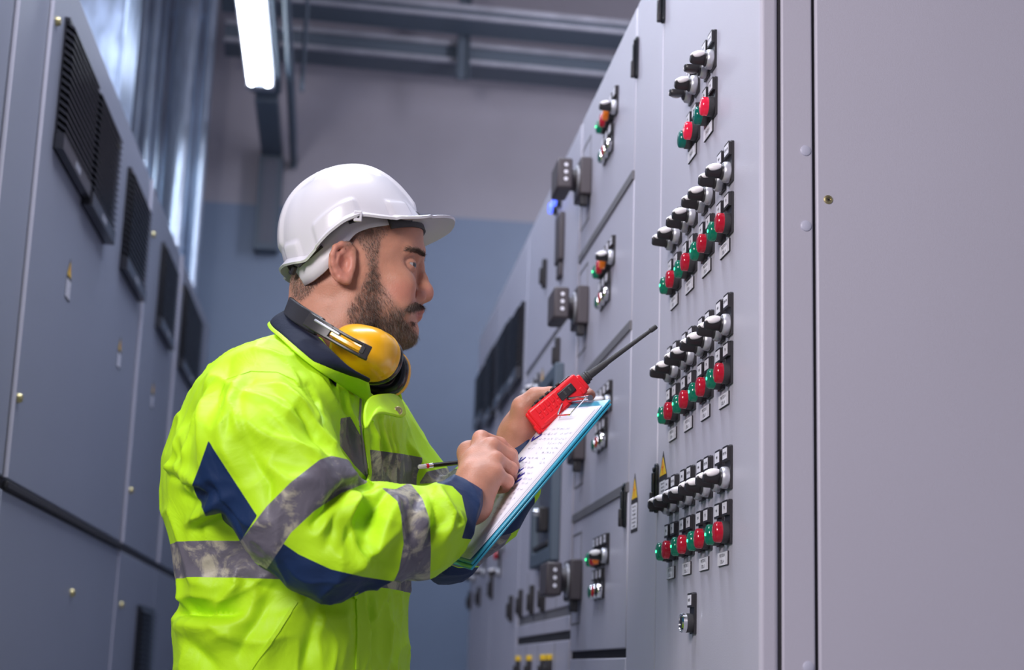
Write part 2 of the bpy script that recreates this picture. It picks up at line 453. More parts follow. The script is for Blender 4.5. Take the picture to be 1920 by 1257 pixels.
def name_tag(parent, off, y, z, l1, l2=None, wd=0.054, h=0.0185):
    mb = MB(); mb.box((W - 0.0022, y - wd / 2, z - h / 2), (W, y + wd / 2, z + h / 2)); mb.mi = 1
    mb.box((W - 0.0022, y - wd / 2 + .0004, z - h / 2 + .0004), (W - 0.0027, y + wd / 2 - .0004, z + h / 2 - .0004)); mb.mi = 2
    if l2:
        put_text(mb, l1, 0.0068, (W - 0.0029, y, z + h * .22), (0, -1, 0), (0, 0, 1)); put_text(mb, l2, 0.0068, (W - 0.0029, y, z - h * .22), (0, -1, 0), (0, 0, 1))
    else:
        put_text(mb, l1, 0.0085, (W - 0.0029, y, z), (0, -1, 0), (0, 0, 1))
    return mb.build('name_tag', [M['gap'], M['white_label'], M['ink']], parent, off)


for r, z in enumerate((1.695, 1.4785, 1.2605)):
    for k in range(4):
        name_tag(cc, o1, 2.1245 + 0.1113 * k, z, 'MOTOR %d' % (4 - k), 'CELL-%d' % (4 - k))
for k in range(2): name_tag(cc, o1, 2.2298 + 0.1085 * k, 1.907, 'M/22-%d' % (4 - k))
# key switch low on the door
ks = MB().lathe([(PLATE_T, 0.0135), (0.012, 0.0140), (0.013, 0.0140)], NO, (-1, 0, 0), 28).build('key_switch', M['black_matte'])
legend(ks, 0, 'RESET')
MB().lathe([(0.013, 0.0143), (0.0185, 0.0143), (0.0205, 0.0125), (0.0205, 0.0115), (0.019, 0.011)], NO, (-1, 0, 0), 28).build('bezel', M['chrome'], ks)
MB().lathe([(0.017, 0.0112), (0.0195, 0.0105), (0.0198, 0.001)], NO, (-1, 0, 0), 20).build('button', M['black'], ks)
place(ks, cc, o1, 2.300, 1.179); drop(ks)

# ---- narrow cable compartment between the two cabinets
cb, o2 = cabinet('cable_compartment', 'narrow plain light grey compartment beside the control cabinet with latch and hazard sticker', 2.587, 2.832)
MB().box(*rbox(2.588, 2.831, 0.10, 2.38, 0.012, 0.60)).build('carcass', M['cab'], cb, o2, bevel=0.003)
MB().box(*rbox(2.590, 2.830, 0.0, 0.10, 0.05, 0.58)).build('plinth', M['gap'], cb, o2)
MB().box(*rbox(2.5875, 2.828, 0.12, 2.37, 0.0, 0.012)).build('door', M['cab'], cb, o2, bevel=0.003, seg=3)
sw_latch(cb, o2, 2.818, 2.212, 2.302)
warn_label(cb, o2, 2.775, 1.454, 0.060, 0.104)

# ---- switchgear cabinet with four withdrawable compartments
sg, o3 = cabinet('switchgear_cabinet', 'light grey switchgear cabinet with four compartments and chunky dark isolator handles', 2.833, 3.505)
MB().box(*rbox(2.834, 3.504, 0.10, 2.38, 0.012, 0.60)).build('carcass', M['cab'], sg, o3, bevel=0.003)
MB().box(*rbox(2.836, 3.502, 0.0, 0.10, 0.05, 0.58)).build('plinth', M['gap'], sg, o3)
zs = [2.031, 1.739, 1.437, 1.141]
tops = [2.37] + [z - 0.0085 for z in zs]; bots = [z + 0.0085 for z in zs] + [0.12]
for t, b in zip(tops, bots):
    MB().box(*rbox(2.842, 3.497, b, t, 0.0, 0.012)).build('compartment_door', M['cab'], sg, o3, bevel=0.002)
MB().box(*rbox(2.8335, 2.8405, 0.12, 2.37, 0.0015, 0.012)).build('frame_edge', M['cab'], sg, o3, bevel=0.001)
for i, z in enumerate(zs):
    m_ = M['strip'] if i < 3 else M['gap']
    MB().box(*rbox(2.842, 3.497, z - 0.0085, z + 0.0085, -0.003 if i < 3 else 0.010, 0.0125)).build('handle_strip', m_, sg, o3)
MB().box(*rbox(3.4975, 3.5035, 0.12, 2.37, 0.006, 0.0125)).build('edge_gap', M['gap'], sg, o3)
sw_latch(sg, o3, 2.858, 1.362, 1.449)
PB = [push('1', M['black'], 'push_button'), push('0', M['red_lens'], 'push_button'), push('T', M['green_lens'], 'push_button')]
LO = pilot('F', M['orange_lens'])


def isolator(z):
    mb = MB(); y0, y1 = 3.345, 3.445
    mb.box((W - 0.026, y0, z - 0.043), (W, y1, z + 0.043))
    iso = mb.build('isolator', M['brown_black'], sg, o3, bevel=0.004)
    def sub(mb_, nm, mt, **kw):
        o = mb_.build(nm, mt, iso, o3, **kw); return o
    sub(MB().lathe([(0.026, 0.036), (0.029, 0.036), (0.030, 0.034), (0.030, 0.001)], (W, 3.395, z), (-1, 0, 0), 32), 'ring', M['silver'])
    sub(MB().lathe([(0.030, 0.026), (0.047, 0.024), (0.047, 0.001)], (W, 3.39, z), (-1, 0, 0), 24), 'neck', M['brown_black'])
    h = MB(); h.box((W - 0.079, 3.335, z - 0.036), (W - 0.045, 3.440, z + 0.034)); sub(h, 'handle', M['brown_black'], bevel=0.005)
    for k in (-1, 0, 1):
        sub(MB().lathe([(0, 0.0045), (0.0008, 0.0042), (0.0008, 0.001)], (W - 0.060, 3.335, z + 0.001 + k * 0.0165), (0, -1, 0), 16), 'marker_dot', M['white_label'])
    sub(MB().box((W - 0.024, 3.352, z - 0.068), (W - 0.006, 3.372, z - 0.043)), 'padlock_tab', M['black'], bevel=0.003)
    fr = MB()
    for a, b in (((3.37, z + 0.10), (3.49, z + 0.104)), ((3.37, z - 0.092), (3.49, z - 0.088))): fr.box((W - 0.001, a[0], a[1]), (W, b[0], b[1]))
    for y in (3.37, 3.487): fr.box((W - 0.001, y, z - 0.09), (W, y + 0.003, z + 0.102))
    sub(fr, 'outline_frame', M['strip'])


for i, (zi, zl, zb) in enumerate(((2.188, 2.237, 2.172), (1.893, 1.920, 1.856), (1.594, 1.625, 1.558), (1.297, 1.326, 1.262))):
    isolator(zi)
    place(S_near if i != 0 else S_far, sg, o3, 3.040, zl)
    place(LO, sg, o3, 3.083, zl); place(LR, sg, o3, 3.124, zl); place(LG, sg, o3, 3.165, zl)
    for k, p in enumerate(PB): place(p, sg, o3, 3.086 + 0.041 * k, zb)

# ---- distribution cabinet beyond
ds, o4 = cabinet('distribution_cabinet', 'grey distribution cabinet with a dark recessed breaker door and slim handles', 3.507, 4.50)
MB().box(*rbox(3.508, 4.499, 0.10, 2.38, 0.010, 0.60)).build('carcass', M['cab'], ds, o4, bevel=0.003)
MB().box(*rbox(3.512, 4.495, 0.0, 0.10, 0.05, 0.58)).build('plinth', M['gap'], ds, o4)
MB().box(*rbox(3.52, 4.495, 1.945, 2.37, 0.0, 0.010)).build('compartment_door', M['cab'], ds, o4, bevel=0.002)
MB().box(*rbox(3.52, 4.495, 1.250, 1.930, 0.0, 0.010)).build('compartment_door', M['cab'], ds, o4, bevel=0.002)
MB().box(*rbox(3.52, 4.495, 1.195, 1.2280, 0.0, 0.010)).build('compartment_door', M['cab'], ds, o4, bevel=0.002)
MB().box(*rbox(3.52, 4.495, 0.12, 1.175, 0.0, 0.010)).build('compartment_door', M['cab'], ds, o4, bevel=0.002)
for z, h, m_ in ((1.9375, .0075, 'strip'), (1.239, .011, 'strip'), (1.185, .010, 'gap')):
    MB().box(*rbox(3.53, 4.495, z - h, z + h, 0.003, 0.0105)).build('handle_strip', M[m_], ds, o4)
LB = pilot('H', M['blue_lit']); place(LB, ds, o4, 3.84, 2.275); place(LB, ds, o4, 3.91, 2.275); drop(LB)
mb = MB(); mb.box(*rbox(3.755, 3.835, 2.100, 2.225, -0.014, 0)); mb.box(*rbox(3.765, 3.825, 2.06, 2.10, -0.010, 0)); mb.build('meter', M['brown_black'], ds, o4, bevel=0.006)
def slim_handle(parent, off, y, z0, z1, tip=None):
    mb = MB(); mb.box((W - 0.012, y - 0.011, z0), (W, y + 0.011, z1)); mb.box((W - 0.019, y - 0.008, z0 + .01), (W - 0.010, y + 0.008, z0 + (z1 - z0) * .7))
    o = mb.build('slim_handle', M['black'], parent, off, bevel=0.004)
    if tip: MB().box((W - 0.0130, y - 0.0105, z1 - 0.004), (W, y + 0.0105, z1 + .010)).build('yellow_tip', M['yellow_sign'], o, off, bevel=0.002)
    return o
slim_handle(ds, o4, 4.085, 2.105, 2.185)
for y in (3.90, 4.145, 4.39): slim_handle(ds, o4, y if y > 4 else 3.93, 1.248, 1.325)
slim_handle(ds, o4, 3.79, 1.83, 1.91)
for y in (3.78, 3.89, 4.16, 4.40): slim_handle(ds, o4, y, 1.085, 1.135, True)
warn_label(ds, o4, 4.10, 1.895, 0.05, 0.09, txt=False)
for y in (3.73, 4.03, 4.27):
    MB().box(*rbox(y, y + 0.006, 1.25, 1.36, -0.0004, 0)).build('seam', M['strip'], ds, o4)
    MB().box(*rbox(y, y + 0.006, 0.12, 1.173, -0.0004, 0)).build('seam', M['strip'], ds, o4)
# recessed breaker door
bk = MB()
bk.box((W - 0.022, 3.70, 1.36), (W, 3.735, 1.83)); bk.box((W - 0.022, 4.055, 1.36), (W, 4.09, 1.83)); bk.box((W - 0.022, 3.735, 1.36), (W, 4.055, 1.395)); bk.box((W - 0.022, 3.735, 1.795), (W, 4.055, 1.83))
bko = bk.build('breaker_frame', M['steel_dark'], ds, o4, bevel=0.003)
MB().box((W - 0.006, 3.733, 1.393), (W, 4.057, 1.797)).build('breaker_panel', M['breaker'], bko, o4)
MB().box((W - 0.022, 3.78, 1.400), (W - 0.006, 4.03, 1.412)).build('breaker_sill', M['gap'], bko, o4, bevel=0.002)
MB().box((W - 0.030, 3.86, 1.44), (W - 0.006, 3.92, 1.50)).build('breaker_handle', M['black'], bko, o4, bevel=0.004)
MB().lathe([(0, 0.010), (0.012, 0.009), (0.012, 0.001)], (W - 0.03, 3.885, 1.487), (-1, 0, 0), 14).build('breaker_knob', M['chrome'], bko, o4)
place(S_far, ds, o4, 4.17, 1.845); place(S_near, ds, o4, 4.25, 1.845)


def vent(parent, off, plane, y0, y1, z0, z1, s, n=16, depth=0.022, inv=None):
    """louvred grille: a frame and sloping slats that stand out of the door; plane: its X; s: the side it faces"""
    mb = MB(); x = plane; t = 0.012
    def b(a0, a1, c0, c1, d0, d1): mb.box((x + s * d0, a0, c0), (x + s * d1, a1, c1))
    b(y0, y1, z0, z1, 0, 0.004)
    h = (z1 - z0 - 0.035) / n
    for k in range(n):
        zt = z1 - 0.008 - k * h
        pr = [(x + s * 0.003, y0 + .004, zt), (x + s * 0.007, y0 + .004, zt), (x + s * depth, y0 + .004, zt - h * .75), (x + s * depth, y0 + .004, zt - h * .98), (x + s * (depth - .004), y0 + .004, zt - h * .98), (x + s * 0.003, y0 + .004, zt - h * .25)]
        mb.prism(pr, (0, y1 - y0 - .008, 0))
    b(y0, y1, z0, z0 + 0.034, 0, depth); b(y0, y1, z1 - 0.009, z1, 0, depth * .5)
    o = mb.build('vent_grille', M['vent'], parent, off, smooth=False)
    MB().box((x + s * depth, (y0 + y1) / 2 - .03, z0 + .008), (x + s * (depth + .0006), (y0 + y1) / 2 + .03, z0 + .022)).build('maker_plate', M['steel'], o, off)
    return o


# ---- two far cabinets with vents
fc, o5 = cabinet('relay_cabinet', 'grey cabinet with two tall black vents next to the breaker cabinet', 4.502, 5.26)
MB().box(*rbox(4.503, 5.259, 0.10, 2.38, 0.010, 0.60)).build('carcass', M['cab'], fc, o5, bevel=0.003)
MB().box(*rbox(4.51, 5.255, 0.0, 0.10, 0.05, 0.58)).build('plinth', M['gap'], fc, o5)
MB().box(*rbox(4.506, 5.256, 0.12, 2.37, 0.0, 0.010)).build('door', M['cab'], fc, o5, bevel=0.003)
vent(fc, o5, W, 4.545, 4.83, 1.945, 2.175, -1); vent(fc, o5, W, 4.86, 5.20, 1.950, 2.195, -1)
slim_handle(fc, o5, 5.20, 1.33, 1.41, True)
place(LR, fc, o5, 5.00, 1.46); place(S_far, fc, o5, 5.0, 1.405); place(S_far, fc, o5, 4.92, 1.48); slim_handle(fc, o5, 4.62, 1.243, 1.318)
fd, o6 = cabinet('end_cabinet', 'grey cabinet with black vents closing the switchgear row at the wall', 5.262, 6.05)
MB().box(*rbox(5.263, 6.049, 0.10, 2.38, 0.010, 0.60)).build('carcass', M['cab'], fd, o6, bevel=0.003)
MB().box(*rbox(5.27, 6.045, 0.0, 0.10, 0.05, 0.58)).build('plinth', M['gap'], fd, o6)
MB().box(*rbox(5.266, 6.046, 0.12, 2.37, 0.0, 0.010)).build('door', M['cab'], fd, o6, bevel=0.003)
vent(fd, o6, W, 5.30, 5.58, 1.950, 2.205, -1); vent(fd, o6, W, 5.62, 5.95, 1.99, 2.20, -1)
for y in (5.63, 5.985): slim_handle(fd, o6, y, 1.323, 1.392)
for y in (5.48, 5.88): place(LR, fd, o6, y, 1.49); place(S_far, fd, o6, y + .02, 1.435)
for p in PB + [LO, S_near, S_far, S_flat, S_up, S_low, LR, LG, LRL, LGD]: drop(p)

# ================================================================== left-hand row (front plane x = 0 of a frame turned a little)
LX, LRZ = -0.66, -0.0120


def lcab(name, label, y0):
    r = thing(name, (LX + 0.012 * y0, y0, 0), label, 'cabinet', 'grey cabinets of the facing row', LRZ)
    return r, (0, y0, 0)


def lscrew(parent, off, y, z):
    mb = MB(); mb.lathe([(0, 0.010), (0.003, 0.010), (0.008, 0.0085), (0.010, 0.006), (0.010, 0.001)], (0.0, y, z), (1, 0, 0), 16)
    mb.build('quarter_turn_lock', M['brass'], parent, off)


def lbody(p, off, y0, y1, split, d=0.6):
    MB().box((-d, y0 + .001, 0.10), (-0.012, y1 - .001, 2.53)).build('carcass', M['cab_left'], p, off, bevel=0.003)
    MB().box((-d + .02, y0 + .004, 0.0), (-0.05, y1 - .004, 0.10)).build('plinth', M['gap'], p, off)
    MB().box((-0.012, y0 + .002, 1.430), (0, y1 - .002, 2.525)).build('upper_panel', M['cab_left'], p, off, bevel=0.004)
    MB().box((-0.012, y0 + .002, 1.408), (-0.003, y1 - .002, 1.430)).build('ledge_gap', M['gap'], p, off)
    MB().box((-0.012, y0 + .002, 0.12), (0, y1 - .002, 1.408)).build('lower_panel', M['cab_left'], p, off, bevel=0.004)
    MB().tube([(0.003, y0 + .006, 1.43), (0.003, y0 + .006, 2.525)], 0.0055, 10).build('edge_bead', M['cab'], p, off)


pa, q = lcab('plain_cabinet', 'plain grey cabinet at the camera end of the row with the tall double vent', 1.95)
lbody(pa, q, 1.95, 2.79, 1.42)
pb_, q = lcab('column_cover', 'narrow plain grey upright cover beside the double vent cabinet', 2.795)
lbody(pb_, q, 2.795, 3.082, 1.42)
pc, q = lcab('double_vent_cabinet', 'wide grey cabinet with two stepped black vents and a third one', 3.085)
lbody(pc, q, 3.085, 4.705, 1.42)
vent(pc, q, 0, 3.242, 3.610, 2.135, 2.425, 1); vent(pc, q, 0, 3.612, 3.972, 2.122, 2.412, 1, depth=.027); vent(pc, q, 0, 4.245, 4.655, 2.130, 2.415, 1)
for y, z in ((3.156, 2.379), (3.99, 2.373), (3.146, 1.591), (3.951, 1.252)): lscrew(pc, q, y, z)
warn_label(pc, q, 3.553, 1.977, 0.055, 0.096, 1, 0, txt=True); warn_label(pc, q, 4.38, 1.969, 0.055, 0.09, 1, 0, txt=False)
MB().box((0, 4.69, 0.12), (0.003, 4.703, 1.405)).build('seam_cover', M['cab'], pc, q, bevel=.001)
MB().box((0, 3.09, 1.4085), (0.010, 4.70, 1.424)).build('ledge_trim', M['gap'], pc, q, bevel=.003)
pd, q = lcab('single_vent_cabinet', 'grey cabinet with one black vent up high and another near its foot', 4.71)
lbody(pd, q, 4.71, 5.62, 1.42)
vent(pd, q, 0, 5.068, 5.465, 2.145, 2.425, 1)
for y, z in ((4.842, 2.387), (4.819, 1.592), (4.818, 1.256)): lscrew(pd, q, y, z)
warn_label(pd, q, 5.15, 1.981, 0.055, 0.09, 1, 0, txt=False)
vent(pd, q, 0, 5.20, 5.60, 0.985, 1.27, 1)
pe, q = lcab('far_vent_cabinet', 'grey cabinet with the last black vent at the far end of its row', 5.625)
lbody(pe, q, 5.625, 6.84, 1.42)
vent(pe, q, 0, 5.77, 6.42, 2.145, 2.455, 1); lscrew(pe, q, 5.64, 2.405)
for y, z in ((5.72, 1.6),): lscrew(pe, q, y, z)

# ================================================================== ducts and pipes behind the left row
mb = MB(); mb.box((-1.02, 5.35, 2.531), (-0.825, 5.75, 4.6)); mb.box((-0.828, 5.345, 2.531), (-0.815, 5.365, 4.6))
tag(mb.build('ventilation_duct', M['galv2'], bevel=0.004), 'wide flat galvanised duct rising from the cabinet tops', 'duct')
mb = MB(); mb.box((-1.20, 5.38, 2.531), (-1.08, 5.60, 4.6))
tag(mb.build('cable_riser', M['cab_left'], bevel=0.004), 'pale painted riser box beside the wide galvanised duct', 'duct')
for x, r, lb in ((-0.985, 0.020, 'thin bright galvanised pipe, first beside the wide duct'), (-0.935, 0.026, 'galvanised pipe between two thin ones in the bundle'), (-0.885, 0.018, 'thin galvanised pipe touching the thick pipe')):
    mb = MB(); mb.cyl((x, 7.0, 0.0), (x, 7.0, 4.6), r, 20)
    tag(mb.build('conduit_pipe', M['galv'], ang=60), lb, 'pipe', 'galvanised pipes in the corner')
for x, r, lb in ((-0.790, 0.068, 'thickest round galvanised pipe with a long shine'), (-0.686, 0.028, 'galvanised pipe between thick pipe and open wall')):
    mb = MB(); mb.cyl((x, 7.0, 0.0), (x, 7.0, 4.6), r, 32)
    for z in (2.9, 4.0): mb.lathe([(0, r), (0.001, r + .006), (0.02, r + .006), (0.021, r)], (x, 7.0, z), (0, 0, 1), 32) if r > .05 else None
    tag(mb.build('conduit_pipe', M['galv'], ang=60), lb, 'pipe', 'galvanised pipes in the corner')

# ================================================================== trays, strut, tube light, wall box
def tray(name, y, z, x0, x1, h, dpt, label, zr=0.0):
    t = thing(name, (x0, y, z), label, 'cable tray', 'cable trays under the ceiling', zr)
    L = x1 - x0
    MB().box((0, 0, 0), (L, 0.003, h)).build('web', M['steel_dark'], t)
    MB().box((0, -dpt, h - .012), (L, 0, h + .012)).build('upper_rail', M['steel'], t, bevel=.003)
    MB().box((0, -dpt, -.010), (L, 0, .010)).build('lower_rail', M['steel'], t, bevel=.003)
    MB().box((0, 0.003, 0.0), (L, 0.20, 0.004)).build('tray_floor', M['steel_dark'], t)
    return t


tray('cable_tray', 7.0, 3.905, -0.62, 2.15, 0.085, 0.030, 'grey steel cable tray crossing below the ceiling at the wall', 0.05)
tray('cable_tray', 6.66, 3.985, -0.62, 2.15, 0.045, 0.022, 'slimmer grey cable tray higher up in front of the wall tray', 0.05)
mb = MB(); mb.box((0.455, 6.990, 3.80), (0.515, 7.01, 4.6)); mb.box((0.455, 6.965, 3.80), (0.462, 7.01, 4.6)); mb.box((0.508, 6.965, 3.80), (0.515, 7.01, 4.6))
tag(mb.build('hanger_strut', M['steel_dark'], bevel=.002), 'vertical steel channel hanging across the cable trays', 'strut')
mb = MB(); mb.cyl((-0.235, 6.5, 3.5), (-0.235, 6.5, 4.6), 0.010, 10)
tag(mb.build('hanger_rod', M['steel_dark']), 'thin steel rod hanging beside the tube light', 'rod')
tl = thing('tube_light', (-0.41, 5.0, 3.5), 'twin tube fluorescent light hanging in line with the aisle', 'light')
sh = -0.016
Rt = Matrix.Rotation(math.atan(0.0165), 4, 'Z')
def tb(a, b): return a, b, Matrix.Translation((0, 0, 0)) @ Rt.inverted() if False else Matrix.Rotation(-math.atan(-0.0165), 4, 'Z')
mb = MB(); mb.box((-0.045, -2.0, 0.022), (0.085, 1.62, 0.075)); mb.build('housing', M['steel_dark'], tl, bevel=.006)
MB().box((-0.058, -2.0, 0.012), (0.062, 1.46, 0.024)).build('reflector', M['steel'], tl, bevel=.004)
for x in (-0.032, 0.036):
    MB().cyl((x, -2.0, -0.006), (x, 1.42, -0.006), 0.0150, 16).build('tube', M['tube'], tl)
MB().box((-0.055, 1.422, -0.020), (0.060, 1.48, 0.024)).build('end_cap', M['steel'], tl, bevel=.005)
tr = MB(); tr.box((-0.440, 6.66, 3.50), (-0.34, 7.5, 3.56))
tag(tr.build('cable_trunking', M['steel_dark'], bevel=.004), 'dark flat trunking running from the tube light to the wall', 'trunking')
tr = MB(); tr.box((-0.447, 7.40, 3.03), (-0.335, 7.5, 3.498)); tr.mi = 1; tr.box((-0.425, 7.395, 3.06), (-0.357, 7.40, 3.48))
tag(tr.build('drop_box', [M['steel_dark'], M['steel_mid']], bevel=.004), 'tall dark wall box under the end of the trunking', 'box')
tr = MB(); tr.tube([(-0.285, 5.6, 3.56), (-0.285, 6.6, 3.55), (-0.285, 7.1, 3.53), (-0.285, 7.46, 3.49), (-0.29, 7.47, 3.46)], 0.019, 8)  # cable made thicker and dark to stand in for the shadow along the trunking
tag(tr.build('cable_and_shadow_band', M['steel_dark']), 'dark cable beside the trunking, thickened to stand for a shadow band', 'cable')
# ================================================================== implicit-surface modelling (for the figure)
class Field:
    def __init__(s, lo, hi, res):
        s.lo = np.array(lo, float); s.res = res
        s.n = np.ceil((np.array(hi) - s.lo) / res).astype(int) + 1
        s.d = np.full(s.n, 0.3, np.float32)
        s.ax = [s.lo[i] + res * np.arange(s.n[i]) for i in range(3)]
    def win(s, lo, hi):
        a = np.clip(np.floor((np.array(lo) - s.lo) / s.res).astype(int), 0, s.n - 1)
        b = np.clip(np.ceil((np.array(hi) - s.lo) / s.res).astype(int) + 1, 1, s.n)
        sl = tuple(slice(a[i], max(b[i], a[i] + 1)) for i in range(3))
        X = s.ax[0][sl[0]][:, None, None]; Y = s.ax[1][sl[1]][None, :, None]; Z = s.ax[2][sl[2]][None, None, :]
        return sl, X, Y, Z
    def add(s, fn, lo, hi, k=0.0):
        m = k + 4 * s.res + 0.004
        sl, X, Y, Z = s.win(np.array(lo) - m, np.array(hi) + m)
        e = fn(X, Y, Z); d = s.d[sl]
        if k > 0:
            h = np.maximum(k - np.abs(d - e), 0) / k
            s.d[sl] = np.minimum(d, e) - h * h * k * 0.25
        else: s.d[sl] = np.minimum(d, e)
    def cut(s, fn, lo, hi, k=0.004):
        m = k + 4 * s.res + 0.004
        sl, X, Y, Z = s.win(np.array(lo) - m, np.array(hi) + m)
        e = -fn(X, Y, Z); d = s.d[sl]
        h = np.maximum(k - np.abs(d - e), 0) / k
        s.d[sl] = np.maximum(d, e) + h * h * k * 0.25
    def cone(s, a, b, ra, rb, k=0.0, sub=False):
        a = np.asarray(a, float); b = np.asarray(b, float); r = max(ra, rb)
        f = s.cut if sub else s.add
        f(cone_fn(a, b, ra, rb), np.minimum(a, b) - r, np.maximum(a, b) + r, k)
    def chain(s, pts, rs, k=0.0):
        for i in range(len(pts) - 1): s.cone(pts[i], pts[i + 1], rs[i], rs[i + 1], k)
    def ell(s, c, r, k=0.0, sub=False, R=None):
        c = np.asarray(c, float); r = np.asarray(r, float) * np.ones(3); m = r.max()
        f = s.cut if sub else s.add
        f(ell_fn(c, r, R), c - m, c + m, k)
    def mesh(s):
        d = s.d; sg = d < 0
        nx, ny, nz = d.shape
        c = [sg[i:nx - 1 + i, j:ny - 1 + j, k:nz - 1 + k] for i in (0, 1) for j in (0, 1) for k in (0, 1)]
        cnt = sum(x.astype(np.int8) for x in c)
        act = (cnt > 0) & (cnt < 8)
        idx = np.argwhere(act); vid = np.full(act.shape, -1, np.int64); vid[act] = np.arange(len(idx))
        cor = np.array([(i, j, k) for i in (0, 1) for j in (0, 1) for k in (0, 1)])
        val = np.stack([d[idx[:, 0] + q[0], idx[:, 1] + q[1], idx[:, 2] + q[2]] for q in cor], 1).astype(float)
        acc = np.zeros((len(idx), 3)); n = np.zeros(len(idx))
        for a in range(8):
            for b in range(a + 1, 8):
                if np.abs(cor[a] - cor[b]).sum() != 1: continue
                m = (val[:, a] < 0) != (val[:, b] < 0)
                den = val[:, a] - val[:, b]; den = np.where(np.abs(den) < 1e-12, 1e-12, den)
                t = (val[:, a] / den)[:, None]
                acc += np.where(m[:, None], cor[a] + (cor[b] - cor[a]) * t, 0); n += m
        V = s.lo + (idx + acc / n[:, None]) * s.res
        F = []
        for axi in range(3):
            sl0 = [slice(None)] * 3; sl1 = [slice(None)] * 3; sl0[axi] = slice(0, -1); sl1[axi] = slice(1, None)
            A = sg[tuple(sl0)]; B = sg[tuple(sl1)]
            e = np.argwhere(A != B); o1, o2 = [x for x in range(3) if x != axi]
            ok = (e[:, o1] > 0) & (e[:, o2] > 0) & (e[:, o1] < d.shape[o1] - 1) & (e[:, o2] < d.shape[o2] - 1); e = e[ok]
            def cell(da, db):
                q = e.copy(); q[:, o1] += da; q[:, o2] += db; return vid[q[:, 0], q[:, 1], q[:, 2]]
            Q = np.stack([cell(-1, -1), cell(0, -1), cell(0, 0), cell(-1, 0)], 1)
            flip = ~A[e[:, 0], e[:, 1], e[:, 2]]
            if axi == 1: flip = ~flip
            Q[flip] = Q[flip][:, ::-1]
            F.append(Q)
        return V, np.concatenate(F)


def cone_fn(a, b, ra, rb):
    ab = b - a; L2 = max(float(ab @ ab), 1e-12)
    def f(X, Y, Z):
        t = ((X - a[0]) * ab[0] + (Y - a[1]) * ab[1] + (Z - a[2]) * ab[2]) / L2
        t = np.clip(t, 0, 1)
        return np.sqrt((X - a[0] - ab[0] * t) ** 2 + (Y - a[1] - ab[1] * t) ** 2 + (Z - a[2] - ab[2] * t) ** 2) - (ra + (rb - ra) * t)
    return f


def ell_fn(c, r, R=None):
    def f(X, Y, Z):
        x, y, z = X - c[0], Y - c[1], Z - c[2]
        if R is not None: x, y, z = [R[i][0] * x + R[i][1] * y + R[i][2] * z for i in range(3)]
        k0 = np.sqrt((x / r[0]) ** 2 + (y / r[1]) ** 2 + (z / r[2]) ** 2)
        k1 = np.sqrt((x / r[0] ** 2) ** 2 + (y / r[1] ** 2) ** 2 + (z / r[2] ** 2) ** 2)
        return k0 * (k0 - 1) / np.maximum(k1, 1e-9)
    return f


def vnormals(V, F):
    N = np.zeros_like(V); q = V[F]
    n = np.cross(q[:, 2] - q[:, 0], q[:, -1] - q[:, 1]) if F.shape[1] == 4 else np.cross(q[:, 1] - q[:, 0], q[:, 2] - q[:, 0])
    for i in range(F.shape[1]): np.add.at(N, F[:, i], n)
    return N / np.maximum(np.linalg.norm(N, axis=1, keepdims=True), 1e-12)


def relax(V, F, n=1, w=0.5):
    for _ in range(n):
        S = np.zeros_like(V); c = np.zeros(len(V))
        m = F.shape[1]
        for i in range(m):
            a, b = F[:, i], F[:, (i + 1) % m]
            np.add.at(S, a, V[b]); np.add.at(c, a, 1); np.add.at(S, b, V[a]); np.add.at(c, b, 1)
        V = V + w * (S / np.maximum(c, 1)[:, None] - V)
    return V


def seg_dist(Pn, pl):
    """distance of points to a polyline and the parameter 0..1 along it"""
    pl = np.asarray(pl, float); best = np.full(len(Pn), 1e9); par = np.zeros(len(Pn))
    L = np.r_[0, np.cumsum(np.linalg.norm(np.diff(pl, axis=0), axis=1))]
    for i in range(len(pl) - 1):
        a, ab = pl[i], pl[i + 1] - pl[i]; l2 = max(ab @ ab, 1e-12)
        t = np.clip(((Pn - a) @ ab) / l2, 0, 1); d = np.linalg.norm(Pn - a - t[:, None] * ab, axis=1)
        m = d < best; best[m] = d[m]; par[m] = ((L[i] + t * math.sqrt(l2)) / max(L[-1], 1e-9))[m]
    return best, par


def poly_sd(P2, poly):
    """signed distance (negative inside) of 2-D points to a polygon"""
    poly = np.asarray(poly, float); n = len(poly); d = np.full(len(P2), 1e18); ins = np.zeros(len(P2), bool)
    for i in range(n):
        a, b = poly[i], poly[(i + 1) % n]; ab = b - a
        t = np.clip(((P2 - a) @ ab) / max(ab @ ab, 1e-12), 0, 1)
        d = np.minimum(d, np.linalg.norm(P2 - a - t[:, None] * ab, axis=1))
        c = ((a[1] > P2[:, 1]) != (b[1] > P2[:, 1]))
        with np.errstate(divide='ignore', invalid='ignore'):
            xi = (b[0] - a[0]) * (P2[:, 1] - a[1]) / (b[1] - a[1]) + a[0]
        ins ^= c & (P2[:, 0] < xi)
    return np.where(ins, -d, d)


